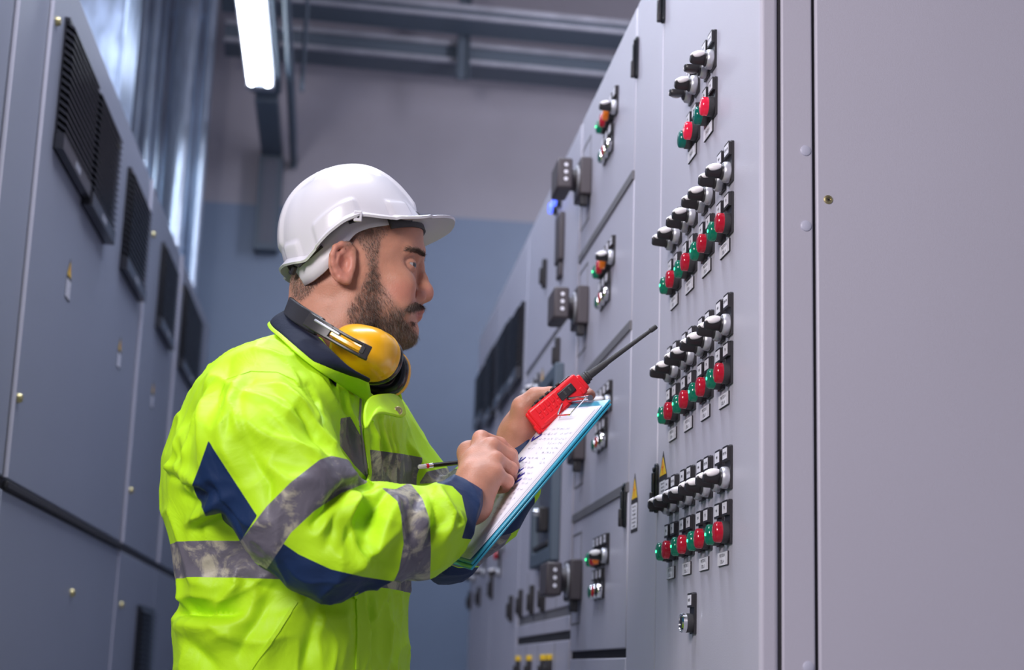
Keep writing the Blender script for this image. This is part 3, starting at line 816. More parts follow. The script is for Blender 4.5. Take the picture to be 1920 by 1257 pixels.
def clip_mesh(V, T, A, g):
    """cut a triangle mesh along g = 0: ((V,T,A) with g<0, (V,T,A) with g>=0); A: one more value per vertex (n,k)"""
    g = np.where(np.abs(g) < 1e-9, 1e-9, g)
    sg = g[T] < 0; c = sg.sum(1)
    out = []
    Vx, Ax = list(map(tuple, V)), [tuple(a) for a in A]
    mixed = T[(c > 0) & (c < 3)]; cache = {}
    def cutp(i, j):
        k = (i, j) if i < j else (j, i)
        if k not in cache:
            t = g[i] / (g[i] - g[j]); Vx.append(tuple(V[i] + (V[j] - V[i]) * t)); Ax.append(tuple(A[i] + (A[j] - A[i]) * t)); cache[k] = len(Vx) - 1
        return cache[k]
    neg, pos = [], []
    for tri in mixed:
        poly = {True: [], False: []}
        for q in range(3):
            i, j = int(tri[q]), int(tri[(q + 1) % 3]); si, sj = g[i] < 0, g[j] < 0
            poly[bool(si)].append(i)
            if si != sj:
                x = cutp(i, j); poly[True].append(x); poly[False].append(x)
        for s, dst in ((True, neg), (False, pos)):
            p = poly[s]
            for q in range(1, len(p) - 1): dst.append((p[0], p[q], p[q + 1]))
    Vx = np.array(Vx); Ax = np.array(Ax)
    for s, extra, full in ((True, neg, T[c == 3]), (False, pos, T[c == 0])):
        F = np.concatenate([full, np.array(extra, int).reshape(-1, 3)])
        u, inv = np.unique(F, return_inverse=True)
        out.append((Vx[u], inv.reshape(-1, 3), Ax[u]))
    return out


def bvh_of(V, F): return BVHTree.FromPolygons([tuple(v) for v in V], [tuple(map(int, f)) for f in F])


def cast(bvh, px, py):
    h = bvh.ray_cast(Vector(CAM), pixdir(px, py))
    return (h[0], h[1]) if h[0] is not None else (None, None)


def ribbon(mb, bvh, pts, wdt, th=0.0012, step=8.0, lift=0.0):
    """a strip lying on a surface along a line given in photograph pixels"""
    dense = []
    for i in range(len(pts) - 1):
        a, b = np.array(pts[i], float), np.array(pts[i + 1], float); n = max(1, int(np.linalg.norm(b - a) / step))
        for k in range(n): dense.append(a + (b - a) * k / n)
    dense.append(np.array(pts[-1], float))
    pn = [cast(bvh, *q) for q in dense]; pn = [q for q in pn if q[0] is not None]
    if len(pn) < 2: return
    vs = []; fs = []
    for i, (p, n) in enumerate(pn):
        t = (pn[min(i + 1, len(pn) - 1)][0] - pn[max(i - 1, 0)][0]).normalized(); s = t.cross(n).normalized()
        o = p + n * lift
        vs += [o - s * wdt / 2 - n * th, o - s * wdt / 2 * .8 + n * th, o + s * wdt / 2 * .8 + n * th, o + s * wdt / 2 - n * th]
    for i in range(len(pn) - 1):
        for k in range(3): fs.append((4 * i + k, 4 * i + k + 1, 4 * i + 4 + k + 1, 4 * i + 4 + k))
    fs += [(0, 1, 2, 3), tuple(4 * (len(pn) - 1) + k for k in (3, 2, 1, 0))]
    mb.add(vs, fs)


def px(x, y, Y): return pix(x, y, Y=Y)
# ================================================================== the worker
YM = 2.30
def spline(tab, n=400):
    """dense smooth table through rows sorted by the first column"""
    tab = np.array(sorted(tab), float); x = np.linspace(tab[0, 0], tab[-1, 0], n)
    out = [x]
    for c in range(1, tab.shape[1]):
        y = np.interp(x, tab[:, 0], tab[:, c]); k = max(3, n // (len(tab) * 2)) | 1
        yp = np.pad(y, k // 2, mode='edge'); out.append(np.convolve(yp, np.ones(k) / k, 'valid'))
    return np.array(out)

YAW = math.radians(-25); FW = np.array([math.cos(YAW), math.sin(YAW)]); RT = np.array([FW[1], -FW[0]])    # forward, his right (horizontal)
rows = [(1400, 322, 772, 1.35), (1257, 318, 768, 1.35), (1200, 319, 768, 1.35), (1165, 321, 768, 1.35), (1145, 333, 768, 1.36), (1120, 326, 768, 1.37), (1080, 317, 768, 1.38), (1000, 304, 768, 1.4),
        (940, 299, 768, 1.42), (880, 304, 766, 1.45), (820, 324, 764, 1.5), (760, 356, 764, 1.58), (725, 392, 742, 1.62), (700, 420, 722, 1.66), (678, 450, 700, 1.66), (655, 486, 680, 1.6), (640, 520, 665, 1.5), (628, 560, 640, 1.4)]
tab = []
for y, l, r, rho in rows:
    l = l + 15 * min(1, max(0, (y - 700) / 120)); a_, b_ = px(l, y, YM), px(r, y, YM); hw = (b_[0] - a_[0]) / 2
    A_ = hw / math.sqrt(math.cos(YAW) ** 2 + (rho * math.sin(YAW)) ** 2)
    tab.append(((a_[2] + b_[2]) / 2, (a_[0] + b_[0]) / 2, A_, A_ * rho))
TS = spline(tab, 500)
def torso_fn(grow=0.0):
    def f(X, Y, Z):
        z = Z.ravel(); cx, a, b = [np.interp(z, TS[0], TS[i])[None, None, :] for i in (1, 2, 3)]
        u = ((X - cx) * FW[0] + (Y - YM) * FW[1]) / a; v = ((X - cx) * RT[0] + (Y - YM) * RT[1]) / b
        q = (np.abs(u) ** 2.3 + np.abs(v) ** 2.3) ** (1 / 2.3)
        d = (q - 1) * np.minimum(a, b) * .95
        return np.maximum(d, np.maximum(Z - TS[0][-1], 0.86 - Z) + 0 * d) - grow
    return f
RA_P = [px(496, 768, 2.135), px(500, 850, 2.065), px(560, 955, 2.035), px(612, 1038, 2.02), px(700, 1003, 2.05), px(785, 1000, 2.085), px(820, 978, 2.105), px(852, 950, 2.125)]
RA_R = [.080, .094, .087, .060, .066, .060, .052, .043]
LA_P = [px(672, 800, 2.44), px(755, 905, 2.45), px(838, 1018, 2.40), px(905, 945, 2.37), px(955, 874, 2.345), px(972, 840, 2.335)]
LA_R = [.074, .072, .060, .066, .045, .034]
FJ = Field((-0.36, 1.85, 0.85), (0.36, 2.75, 1.75), 0.0034)
FJ.add(torso_fn(), (-0.34, 1.98, 0.86), (0.16, 2.62, 1.72))
FJ.cone(px(560, 690, 2.20), RA_P[0], .045, .078, .035)
FJ.cone(px(640, 715, 2.38), LA_P[0], .035, .068, .035)
for i in range(len(RA_P) - 1): FJ.cone(RA_P[i], RA_P[i + 1], RA_R[i], RA_R[i + 1], .055 if i == 0 else .016)
for i in range(len(LA_P) - 1): FJ.cone(LA_P[i], LA_P[i + 1], LA_R[i], LA_R[i + 1], .05 if i == 0 else .016)
FJ.cone(px(975, 925, 2.35), px(905, 985, 2.37), .030, .04, .03)
FJ.cut(cone_fn(px(640, 520, YM), px(622, 705, 2.28), .074, .086), px(560, 730, 2.15), px(720, 500, 2.45), .010)
JV, JF = FJ.mesh(); JV = relax(JV, JF, 2, .5)
JN = vnormals(JV, JF)

def group_dist(Pn, chainP, chainR):
    d = np.full(len(Pn), 9.0)
    for i in range(len(chainP) - 1):
        a, b = chainP[i], chainP[i + 1]; ab = b - a; t = np.clip(((Pn - a) @ ab) / (ab @ ab), 0, 1)
        d = np.minimum(d, np.linalg.norm(Pn - a - t[:, None] * ab, axis=1) - (chainR[i] + (chainR[i + 1] - chainR[i]) * t))
    return d
dR = group_dist(JV, RA_P, RA_R); dL = group_dist(JV, LA_P, LA_R)
def torso_d(Pn):
    cx, a, b = [np.interp(Pn[:, 2], TS[0], TS[i]) for i in (1, 2, 3)]
    u = ((Pn[:, 0] - cx) * FW[0] + (Pn[:, 1] - YM) * FW[1]) / a; v = ((Pn[:, 0] - cx) * RT[0] + (Pn[:, 1] - YM) * RT[1]) / b
    return ((np.abs(u) ** 2.3 + np.abs(v) ** 2.3) ** (1 / 2.3) - 1) * np.minimum(a, b)
dT = torso_d(JV)

# folds: lines on the cloth given where the photograph shows them; (points, half width m, height m)
jb = bvh_of(JV, JF)
FOLDS = [
    # upper sleeve, hanging folds from the shoulder seam
    ([(430, 760), (470, 800), (540, 850), (600, 880)], .016, .006), ([(520, 715), (570, 760), (625, 830)], .012, .006), ([(540, 705), (590, 735), (622, 775)], .008, -.004),
    ([(415, 780), (420, 840), (450, 900)], .016, .006), ([(480, 860), (540, 900), (600, 905)], .014, .005), ([(455, 830), (500, 900), (500, 960)], .010, -.005),
    # crook of the elbow
    ([(700, 902), (660, 918), (625, 945), (590, 985)], .009, -.013), ([(690, 925), (640, 950), (600, 1000)], .014, .009), ([(745, 935), (725, 985), (700, 1040), (640, 1085)], .014, .008),
    ([(680, 930), (665, 985), (640, 1030)], .012, -.007), ([(720, 920), (690, 965), (690, 1010)], .010, -.006), ([(600, 1005), (640, 1050), (700, 1075)], .014, .005),
    ([(760, 930), (800, 990), (790, 1060)], .014, .005), ([(825, 915), (850, 960), (840, 1010)], .010, .005), ([(845, 975), (815, 990), (790, 1040)], .008, -.005),
    # back of the jacket
    ([(310, 880), (345, 905), (385, 905)], .013, .007), ([(345, 985), (385, 955), (430, 930)], .010, .006), ([(330, 800), (350, 850), (340, 900)], .018, .006), ([(390, 700), (380, 780), (370, 860)], .018, .006),
    ([(330, 930), (370, 945), (400, 970)], .012, -.006), ([(430, 650), (420, 700), (400, 760)], .014, -.004), ([(455, 690), (440, 730), (425, 780)], .012, .005),
    # lower jacket
    ([(318, 1150), (350, 1142), (395, 1148), (440, 1150)], .009, -.014), ([(325, 1125), (365, 1115), (420, 1125)], .013, .007), ([(330, 1170), (390, 1178), (470, 1165)], .016, .009),
    ([(350, 1080), (400, 1100), (440, 1090)], .016, .006), ([(440, 1090), (420, 1130), (400, 1145)], .010, .006), ([(560, 1130), (520, 1190), (480, 1257)], .018, .006), ([(640, 1130), (655, 1190), (640, 1257)], .018, .006),
    ([(600, 1140), (590, 1200), (570, 1257)], .016, -.006), ([(730, 1115), (735, 1180), (728, 1257)], .014, .006), ([(700, 1110), (705, 1180), (700, 1257)], .010, -.005), ([(460, 1060), (480, 1110), (470, 1150)], .014, .005),
    ([(385, 905), (420, 960), (440, 1000)], .012, -.006), ([(470, 705), (440, 760), (420, 830)], .010, -.004), ([(560, 760), (600, 830), (625, 860)], .010, -.005), ([(500, 770), (560, 840), (610, 870)], .010, .005), ([(650, 985), (690, 1040), (730, 1070)], .010, -.005), ([(790, 920), (770, 980), (775, 1050)], .008, -.004),
    ([(380, 1210), (430, 1190), (480, 1200)], .014, .006), ([(340, 1200), (370, 1230), (400, 1257)], .014, -.006), ([(500, 1130), (470, 1180), (440, 1230)], .010, -.005), ([(620, 1130), (600, 1190), (605, 1257)], .010, .005),
    ([(675, 909), (658, 967), (675, 1048)], 0.009, 0.007), ([(656, 921), (627, 971), (612, 1026)], 0.009, -0.007), ([(741, 926), (752, 988)], 0.008, 0.005), ([(677, 1048), (714, 1026), (752, 992)], 0.009, 0.005), ([(681, 900), (652, 911), (622, 942)], 0.006, -0.01), ([(702, 909), (677, 905), (656, 926)], 0.009, 0.006), ([(693, 938), (702, 992), (698, 1026)], 0.012, -0.005), ([(585, 719), (602, 742), (612, 771), (612, 796)], 0.006, -0.006), ([(485, 813), (577, 846), (622, 857)], 0.01, 0.004), ([(431, 726), (514, 755), (581, 796)], 0.012, 0.004), ([(518, 734), (577, 776), (616, 805)], 0.01, -0.004), ([(427, 738), (443, 788), (460, 834)], 0.008, 0.003), ([(448, 763), (460, 805), (481, 838)], 0.007, -0.003), ([(306, 888), (343, 905), (385, 930)], 0.007, -0.007), ([(306, 878), (339, 873), (368, 905)], 0.01, 0.006), ([(350, 984), (377, 967), (404, 953)], 0.008, 0.007), ([(356, 996), (385, 980), (410, 971)], 0.007, -0.005), ([(418, 713), (387, 755), (377, 821)], 0.011, 0.005), ([(402, 709), (368, 742), (343, 788)], 0.01, -0.004), ([(335, 813), (322, 855), (306, 884)], 0.01, 0.004), ([(437, 1071), (448, 1096), (433, 1113)], 0.007, 0.005), ([(452, 1080), (493, 1105), (527, 1109)], 0.01, -0.005), ([(327, 1088), (343, 1130), (339, 1159)], 0.012, 0.005), ([(702, 784), (706, 838), (714, 905)], 0.006, 0.006), ([(716, 784), (722, 846), (727, 909)], 0.006, -0.006), ([(733, 788), (737, 846), (743, 905)], 0.006, 0.006), ([(748, 796), (754, 846), (756, 905)], 0.005, -0.005), ([(706, 1105), (710, 1159)], 0.007, 0.005), ([(733, 1100), (735, 1159)], 0.006, -0.005), ([(768, 830), (785, 871), (781, 905)], 0.008, -0.005), ([(752, 1092), (760, 1138)], 0.006, 0.004), ([(648, 721), (660, 776), (677, 817)], 0.008, 0.004), ([(618, 696), (631, 738), (652, 780)], 0.008, -0.004), ([(827, 930), (848, 967), (843, 996)], 0.007, 0.005), ([(810, 921), (822, 971), (810, 1013)], 0.008, -0.004), ([(852, 996), (868, 984), (864, 963)], 0.006, 0.006),
    # chest
    ([(722, 800), (728, 860), (722, 915)], .011, .006), ([(742, 790), (745, 860), (740, 920)], .009, -.006), ([(600, 705), (630, 760), (650, 800)], .013, .006), ([(640, 720), (655, 770), (672, 850)], .010, -.005),
    ([(560, 640), (600, 690), (640, 740)], .014, .004), ([(520, 660), (560, 690), (590, 740)], .012, -.004), ([(770, 830), (790, 870), (810, 900)], .010, .006),
]
disp = np.zeros(len(JV))
for pts, hw, amp in FOLDS:
    dense = []
    for i in range(len(pts) - 1):
        for k in range(4): dense.append((pts[i][0] + (pts[i + 1][0] - pts[i][0]) * k / 4, pts[i][1] + (pts[i + 1][1] - pts[i][1]) * k / 4))
    dense.append(pts[-1])
    pl = [np.array(h) for h, n in (cast(jb, *q) for q in dense) if h is not None]
    if len(pl) < 2: continue
    pl = [pl[0]] + [q for a, q in zip(pl, pl[1:]) if np.linalg.norm(q - a) < .06]
    if len(pl) < 2: continue
    pl = np.array(pl); near = np.where((np.abs(JV - pl.mean(0)) < .25).all(1))[0]
    d, t = seg_dist(JV[near], pl)
    disp[near] += 1.6 * amp * np.exp(-np.abs(d / (hw * .85)) ** 1.5) * np.sin(math.pi * np.clip(t * .86 + .07, 0, 1)) ** .6
from mathutils import noise as MN
lowf = np.array([MN.noise(Vector((v[0] * 9, v[1] * 9, v[2] * 6))) + .5 * MN.noise(Vector((v[0] * 22 + 5, v[1] * 22, v[2] * 15))) + .28 * MN.noise(Vector((v[0] * 48 + 9, v[1] * 48, v[2] * 34))) for v in JV])
ridge = np.array([(1 - abs(MN.noise(Vector((v[0] * 11 + 3, v[1] * 11, v[2] * 8)) + Vector((.5 * MN.noise(v_ * 7), 0, .5 * MN.noise(v_ * 7 + Vector((9, 1, 2)))))))) ** 7 for v, v_ in ((q, Vector(q)) for q in JV)])
ridge2 = np.array([(1 - abs(MN.noise(Vector((v[0] * 19 + 7, v[1] * 19 + 2, v[2] * 13))))) ** 8 for v in JV])
disp += .0035 * lowf + .0058 * ridge + .0022 * ridge2
disp -= disp.mean() + .0045
JV = JV + JN * disp[:, None]
JV = relax(JV, JF, 1, .3)
JN = vnormals(JV, JF)
jb = bvh_of(JV, JF)

def fabric(name, col, rough, wr=0.5, stain=None, sheen=0.0):
    m = bpy.data.materials.new(name); m.use_nodes = True
    nt = m.node_tree; b = nt.nodes['Principled BSDF']; N = nt.nodes.new; Lk = nt.links.new
    b.inputs['Roughness'].default_value = rough; b.inputs['Base Color'].default_value = (*col, 1); b.inputs['Specular IOR Level'].default_value = .35
    if sheen: b.inputs['Sheen Weight'].default_value = sheen
    tc = N('ShaderNodeTexCoord')
    n1 = N('ShaderNodeTexNoise'); n1.inputs['Scale'].default_value = 16; n1.inputs['Detail'].default_value = 3; n1.inputs['Distortion'].default_value = 1.2; Lk(tc.outputs['Object'], n1.inputs[0])
    n2 = N('ShaderNodeTexNoise'); n2.inputs['Scale'].default_value = 900; n2.inputs['Detail'].default_value = 1; Lk(tc.outputs['Object'], n2.inputs[0])
    b1 = N('ShaderNodeBump'); b1.inputs['Strength'].default_value = wr; b1.inputs['Distance'].default_value = .012; Lk(n1.outputs[0], b1.inputs['Height'])
    b2 = N('ShaderNodeBump'); b2.inputs['Strength'].default_value = .25; b2.inputs['Distance'].default_value = .0006; Lk(n2.outputs[0], b2.inputs['Height']); Lk(b1.outputs[0], b2.inputs['Normal'])
    Lk(b2.outputs[0], b.inputs['Normal'])
    if stain:
        s1 = N('ShaderNodeTexNoise'); s1.inputs['Scale'].default_value = 22; s1.inputs['Detail'].default_value = 8; s1.inputs['Roughness'].default_value = .68; s1.inputs['Distortion'].default_value = .6; Lk(tc.outputs['Object'], s1.inputs[0])
        rp = N('ShaderNodeValToRGB'); rp.color_ramp.elements[0].position = .50; rp.color_ramp.elements[0].color = (0, 0, 0, 1); rp.color_ramp.elements[1].position = .60; rp.color_ramp.elements[1].color = (1, 1, 1, 1)
        Lk(s1.outputs[0], rp.inputs[0])
        mx = N('ShaderNodeMix'); mx.data_type = 'RGBA'; mx.inputs[6].default_value = (*col, 1); mx.inputs[7].default_value = (*stain, 1); Lk(rp.outputs[0], mx.inputs[0]); Lk(mx.outputs[2], b.inputs['Base Color'])
    return m

M['hivis'] = fabric('hi_vis_yellow_fabric', (0.47, 0.80, 0.010), .52, .22)
M['hivis'].node_tree.nodes['Principled BSDF'].inputs['Emission Color'].default_value = (0.50, 0.95, 0.0, 1)
M['navy'] = fabric('navy_fabric', (0.006, 0.024, 0.085), .55, .25)
M['reflect'] = fabric('worn_grey_reflective_tape', (0.135, 0.125, 0.155), .42, .35, stain=(0.42, 0.39, 0.30))
M['collar'] = fabric('dark_navy_knit', (0.004, 0.008, 0.028), .8, .2)

# ---- regions
T = np.concatenate([JF[:, [0, 1, 2]], JF[:, [0, 2, 3]]])
pxy = proj(JV)
A = np.stack([dR, dL, dT, pxy[:, 0], pxy[:, 1], JV[:, 2]], 1)
isR = lambda A: np.minimum(A[:, 1], A[:, 2] - .004) - A[:, 0]       # >0 where the right sleeve is nearest
isL = lambda A: np.minimum(A[:, 0], A[:, 2] - .004) - A[:, 1]
isT = lambda A: np.minimum(A[:, 0], A[:, 1]) - A[:, 2] + .004
P2 = lambda A: A[:, 3:5]
def R_poly(poly): return lambda V, A: np.maximum(poly_sd(P2(A), poly) / 1350, -isR(A))
def L_poly(poly): return lambda V, A: np.maximum(poly_sd(P2(A), poly) / 1350, -isL(A))
def T_poly(poly): return lambda V, A: np.maximum(np.maximum(poly_sd(P2(A), poly) / 1350, -isT(A)), -((V[:, 0] + .08) * FW[0] + (V[:, 1] - YM) * FW[1] - .02))
ZB0, ZB1 = px(310, 1092, 2.3)[2], px(310, 1029, 2.3)[2]
REG = [
    ('upper_sleeve_band', 'reflect', R_poly([(600, 862), (622, 855), (652, 862), (682, 892), (690, 905), (640, 925), (590, 958), (545, 1000), (500, 1068), (440, 1030), (456, 1008), (500, 950), (545, 905)])),
    ('forearm_band', 'reflect', R_poly([(715, 915), (742, 918), (768, 905), (792, 935), (806, 975), (808, 1030), (806, 1100), (730, 1110), (748, 1070), (757, 1020), (752, 965), (745, 940)])),
    ('cuff', 'navy', R_poly([(818, 906), (850, 890), (880, 860), (960, 860), (960, 1020), (866, 1010), (876, 975), (866, 930), (848, 912)])),
    ('sleeve_back_panel', 'navy', R_poly([(391, 826), (400, 842), (482, 968), (456, 1008), (440, 1030), (395, 990), (360, 910), (372, 880)])),
    ('elbow_panel', 'navy', R_poly([(527, 1017), (560, 1040), (620, 1068), (680, 1082), (738, 1091), (730, 1110), (700, 1140), (545, 1150), (480, 1060), (500, 1060)])),
    ('far_forearm_band', 'reflect', L_poly([(840, 1058), (868, 1040), (905, 1015), (960, 1000), (935, 1040), (900, 1062), (860, 1064)])),
    ('far_cuff', 'navy', L_poly([(905, 775), (1000, 770), (1030, 800), (990, 880), (958, 852), (925, 858)])),
    ('far_sleeve_panel', 'navy', L_poly([(905, 980), (960, 870), (985, 880), (1003, 935), (1000, 975), (960, 1000), (905, 1020), (868, 1042), (840, 1058), (860, 1066), (900, 1064), (900, 1110), (770, 1110), (790, 1070), (850, 1040)])),
    ('far_upper_band', 'reflect', L_poly([(785, 908), (800, 885), (832, 878), (870, 880), (870, 910), (830, 905)])),
    ('chest_band', 'reflect', T_poly([(616, 788), (657, 782), (700, 862), (708, 918), (664, 872), (630, 826)])),
    ('front_band', 'reflect', T_poly([(690, 843), (757, 852), (800, 860), (800, 920), (757, 915), (704, 912)])),
    ('waist_band', 'reflect', lambda V, A: np.maximum(np.maximum(A[:, 5] - ZB1, ZB0 - A[:, 5]), -isT(A))),
]
def biggest(p):
    v, t, a = p; lab = np.arange(len(v))
    for _ in range(600):
        m = lab[t].min(1); new = lab.copy()
        for q in range(3): np.minimum.at(new, t[:, q], m)
        new = new[new]
        if (new == lab).all(): break
        lab = new
    l, c = np.unique(lab[t[:, 0]], return_counts=True); keep = lab[t[:, 0]] == l[c.argmax()]
    t = t[keep]; u, inv = np.unique(t, return_inverse=True); return v[u], inv.reshape(-1, 3), a[u]
cur = (JV, T, A); pieces = []
for nm, mt, fn in REG:
    inside, cur = clip_mesh(*cur, fn(cur[0], cur[2]))
    if len(inside[1]): pieces.append((nm, mt, inside if nm == 'waist_band' else biggest(inside)))
CB = [p for p in pieces if p[0] == 'chest_band']
jacket = mesh_obj('jacket', cur[0], cur[1], M['hivis'])
for nm, mt, (v, t, a) in pieces: mesh_obj(nm, v, t, M[mt], jacket)

# ---- collar: a standing ring, navy above and yellow below, open at the throat
top = [(690, 712, 2.115), (655, 692, 2.085), (622, 660, 2.095), (580, 618, 2.15), (548, 586, 2.23), (545, 577, 2.30), (560, 582, 2.37), (610, 612, 2.42), (670, 655, 2.42), (720, 700, 2.38), (748, 733, 2.30)]
bot = [(694, 760, 2.085), (640, 728, 2.045), (590, 698, 2.045), (538, 655, 2.11), (505, 618, 2.21), (500, 605, 2.30), (520, 608, 2.39), (590, 640, 2.46), (660, 690, 2.46), (715, 735, 2.41), (752, 752, 2.31)]
def loft2(a, b, n=56, m=7):
    A_ = np.array([px(*q) for q in a]); B_ = np.array([px(*q) for q in b]); s = np.linspace(0, 1, len(a)); q = np.linspace(0, 1, n)
    f = lambda Z_: np.stack([np.interp(q, s, Z_[:, i]) for i in range(3)], 1)
    def sm(Z_):
        for _ in range(5): Z_[1:-1] = (Z_[:-2] + 2 * Z_[1:-1] + Z_[2:]) / 4
        return Z_
    return sm(f(A_)), sm(f(B_))
ta, tb_ = loft2(top, bot)
for i in range(len(tb_)):                                   # the lower edge sits on the shoulders
    q = proj(tb_[i:i + 1])[0]; h, n = cast(jb, *q)
    if h is not None and tb_[i][1] < 2.30: tb_[i] = np.array(h + n * .004)
for _ in range(3): tb_[1:-1] = (tb_[:-2] + 2 * tb_[1:-1] + tb_[2:]) / 4
def strip_obj(a, b, name, mt, parent, m=8, bulge=.004, th=.0035):
    n = len(a); vs = []; c = (a.mean(0) + b.mean(0)) / 2
    for j in range(m):
        u = j / (m - 1)
        p = a + (b - a) * u; out = p - c; out[:, 2] = 0; out /= np.maximum(np.linalg.norm(out, axis=1, keepdims=True), 1e-6)
        vs.append(p + out * bulge * math.sin(math.pi * u))
    vs = np.concatenate(vs); fs = [(j * n + i, (j + 1) * n + i, (j + 1) * n + i + 1, j * n + i + 1) for j in range(m - 1) for i in range(n - 1)]
    o = mesh_obj(name, vs, fs, mt, parent)
    s = o.modifiers.new('thick', 'SOLIDIFY'); s.thickness = th; s.offset = 0
    return o
fr_ = np.interp(np.linspace(0, 1, len(ta)), [0, .05, .12, .22, .8, .9, 1], [.04, .10, .34, .82, .90, .4, .05])[:, None]; mid = ta + (tb_ - ta) * fr_
strip_obj(ta, mid + (tb_ - ta) * .03, 'collar_top', M['collar'], jacket, bulge=.006)
strip_obj(mid, tb_, 'collar_base', M['hivis'], jacket, bulge=.001, th=.003)
cN = np.array([px(630, 640, YM)[0], YM]); lin = ta.copy(); lin[:, :2] = cN + (ta[:, :2] - cN) * .80; lin[:, 2] -= .055
strip_obj(ta[9:], lin[9:], 'collar_lining', M['collar'], jacket, bulge=-.004, th=.002)

# ---- front closing: zip, storm flap, piping, stud, seams
mb = MB(); ribbon(mb, jb, [(684, 742), (683, 800), (690, 860), (694, 905)], .010, .0022); mb.build('zip_flap', M['hivis'], jacket)
mb = MB(); ribbon(mb, jb, [(676, 745), (674, 790), (682, 850), (688, 900)], .005, .0012); mb.build('zip', M['strip'], jacket)
mb = MB(); ribbon(mb, jb, [(697, 790), (706, 770), (722, 752), (742, 748)], .007, .0026); mb.build('flap_edge', M['hivis'], jacket)
mb = MB(); ribbon(mb, jb, [(668, 1112), (670, 1180), (668, 1256)], .006, .002); mb.build('flap_edge', M['hivis'], jacket)
mb = MB(); ribbon(mb, jb, [(556, 1128), (520, 1185), (470, 1256)], .006, .0016); mb.build('pocket_welt', M['hivis'], jacket)
mb = MB(); ribbon(mb, jb, [(416, 792), (411, 745), (425, 712), (470, 696), (520, 698), (552, 712), (575, 740)], .0022, .0006, lift=.0002); mb.build('shoulder_seam', M['hivis'], jacket)

# ---- the collar tab with its stud, folded over the far side of the throat
tabp = [(683, 745, 2.105), (715, 740, 2.14), (745, 738, 2.20), (757, 762, 2.185), (763, 786, 2.165), (740, 780, 2.135), (714, 774, 2.105), (697, 780, 2.082), (686, 812, 2.072), (680, 790, 2.080)]
tp = np.array([px(*q) for q in tabp]); tc_ = np.array(px(708, 758, 2.112))
vs = [tc_] + list(tp); fs = [(0, 1 + i, 1 + (i + 1) % len(tp)) for i in range(len(tp))]
mb = MB(); mb.add(vs, fs); o = mb.build('collar_tab', M['hivis'], jacket, recalc=True)
o.modifiers.new('round', 'SUBSURF').levels = 2; o.modifiers['round'].render_levels = 2; o.modifiers['round'].boundary_smooth = 'PRESERVE_CORNERS'
sd = o.modifiers.new('thick', 'SOLIDIFY'); sd.thickness = .0035; sd.offset = 0
# ================================================================== head, neck, hands: one body mesh
def pz(zx, zy, Y): return px(500 + zx / 2.62, 280 + zy / 2.62, Y)       # pixels of the enlarged head study
HT = []
for y, f, b, w_ in [(322, 680, 645, .020), (330, 700, 622, .036), (344, 722, 594, .052), (362, 745, 570, .062), (385, 766, 557, .070), (410, 784, 550, .074), (435, 793.5, 546, .077), (455, 794, 546, .0775),
                    (470, 794.5, 547, .0775), (482, 791, 548, .077), (492, 786, 549, .0765), (505, 782, 551, .076), (520, 781, 554, .0745), (540, 781, 558, .072), (560, 784, 563, .0685), (572, 785.5, 575, .066), (585, 784, 590, .063), (597, 781, 605, .060),
                    (608, 777.5, 618, .057), (620, 779, 632, .053), (630, 775, 645, .048), (639, 769, 658, .041), (647, 759, 672, .031), (654, 742, 690, .020)]:
    a_, b_ = px(f, y, YM), px(b, y, YM); HT.append((a_[2], a_[0], b_[0], w_))
HS = spline(HT, 420)
def head_fn(X, Y, Z):
    z = Z.ravel(); xf, xb, hw = [np.interp(z, HS[0], HS[i])[None, None, :] for i in (1, 2, 3)]
    cx = xb + (xf - xb) * .46; u = X - cx; a = np.where(u > 0, xf - cx, cx - xb)
    n = np.where(u > 0, 2.25, 2.1)
    q = ((np.abs(u) / a) ** n + (np.abs(Y - YM) / hw) ** n) ** (1 / n)
    d = (q - 1) * np.minimum(a, hw)
    return np.maximum(d, np.maximum(Z - HS[0][-1], HS[0][0] - Z) + 0 * d)
FH = Field((-0.15, 2.16, 1.42), (0.20, 2.44, 1.88), 0.0021)
FH.add(head_fn, (-0.12, 2.21, 1.50), (0.17, 2.39, 1.85))
FH.chain([px(632, 560, YM), px(622, 640, YM), px(600, 740, YM)], [.060, .062, .066], .022)
FH.cone(px(590, 548, YM), px(575, 640, YM), .030, .034, .03)
def both(fn):
    for s in (-1, 1): fn(s)
def sy(d, s): return YM + s * d            # s = -1 is his right side, towards the camera
def hp(x, y, d, s):
    """a point of the face given where the near side shows it, at lateral distance d, mirrored for s = 1"""
    p = px(x, y, YM - d); return np.array([p[0], YM + s * d, p[2]])
def face(s):
    FH.cone(hp(783.5, 473, .008, s), hp(764, 469, .046, s), .0085, .0070, .012)           # brow
    FH.ell(hp(752, 532, .050, s), (.020, .016, .018), .022)                              # cheekbone
    FH.ell(hp(664, 592, .056, s), (.022, .012, .026), .020)                              # corner of the jaw
    FH.ell(hp(779, 497, .036, s), (.0170, .0150, .0105), .012, True)                     # eye socket
    FH.ell(hp(744, 572, .045, s), (.020, .016, .018), .02)                               # cheek beside the mouth
    FH.ell(hp(785, 556, .0150, s), (.0098, .0066, .0084), .003)                          # nostril wing
    FH.ell(hp(773, 552, .0225, s), (.0055, .0065, .0110), .006, True)                       # groove behind it
    FH.ell(hp(795, 567.5, .0085, s), (.0070, .0046, .0046), .0025, True)                  # nostril
both(face)
NOSE = [px(783, 480, YM), px(785.5, 500, YM), px(792.6, 525, YM), px(799.2, 545, YM), px(801, 554, YM)]
FH.chain(NOSE, [.0080, .0068, .0070, .0082, .0088], .007)
FH.cone(px(799, 557, YM), px(788, 565, YM), .0060, .0060, .006)
both(lambda s: FH.cone(hp(796, 545, .003, s), hp(778, 560, .013, s), .006, .006, .012))
FH.ell(px(757, 625, YM), (.019, .020, .018), .018)                                        # chin
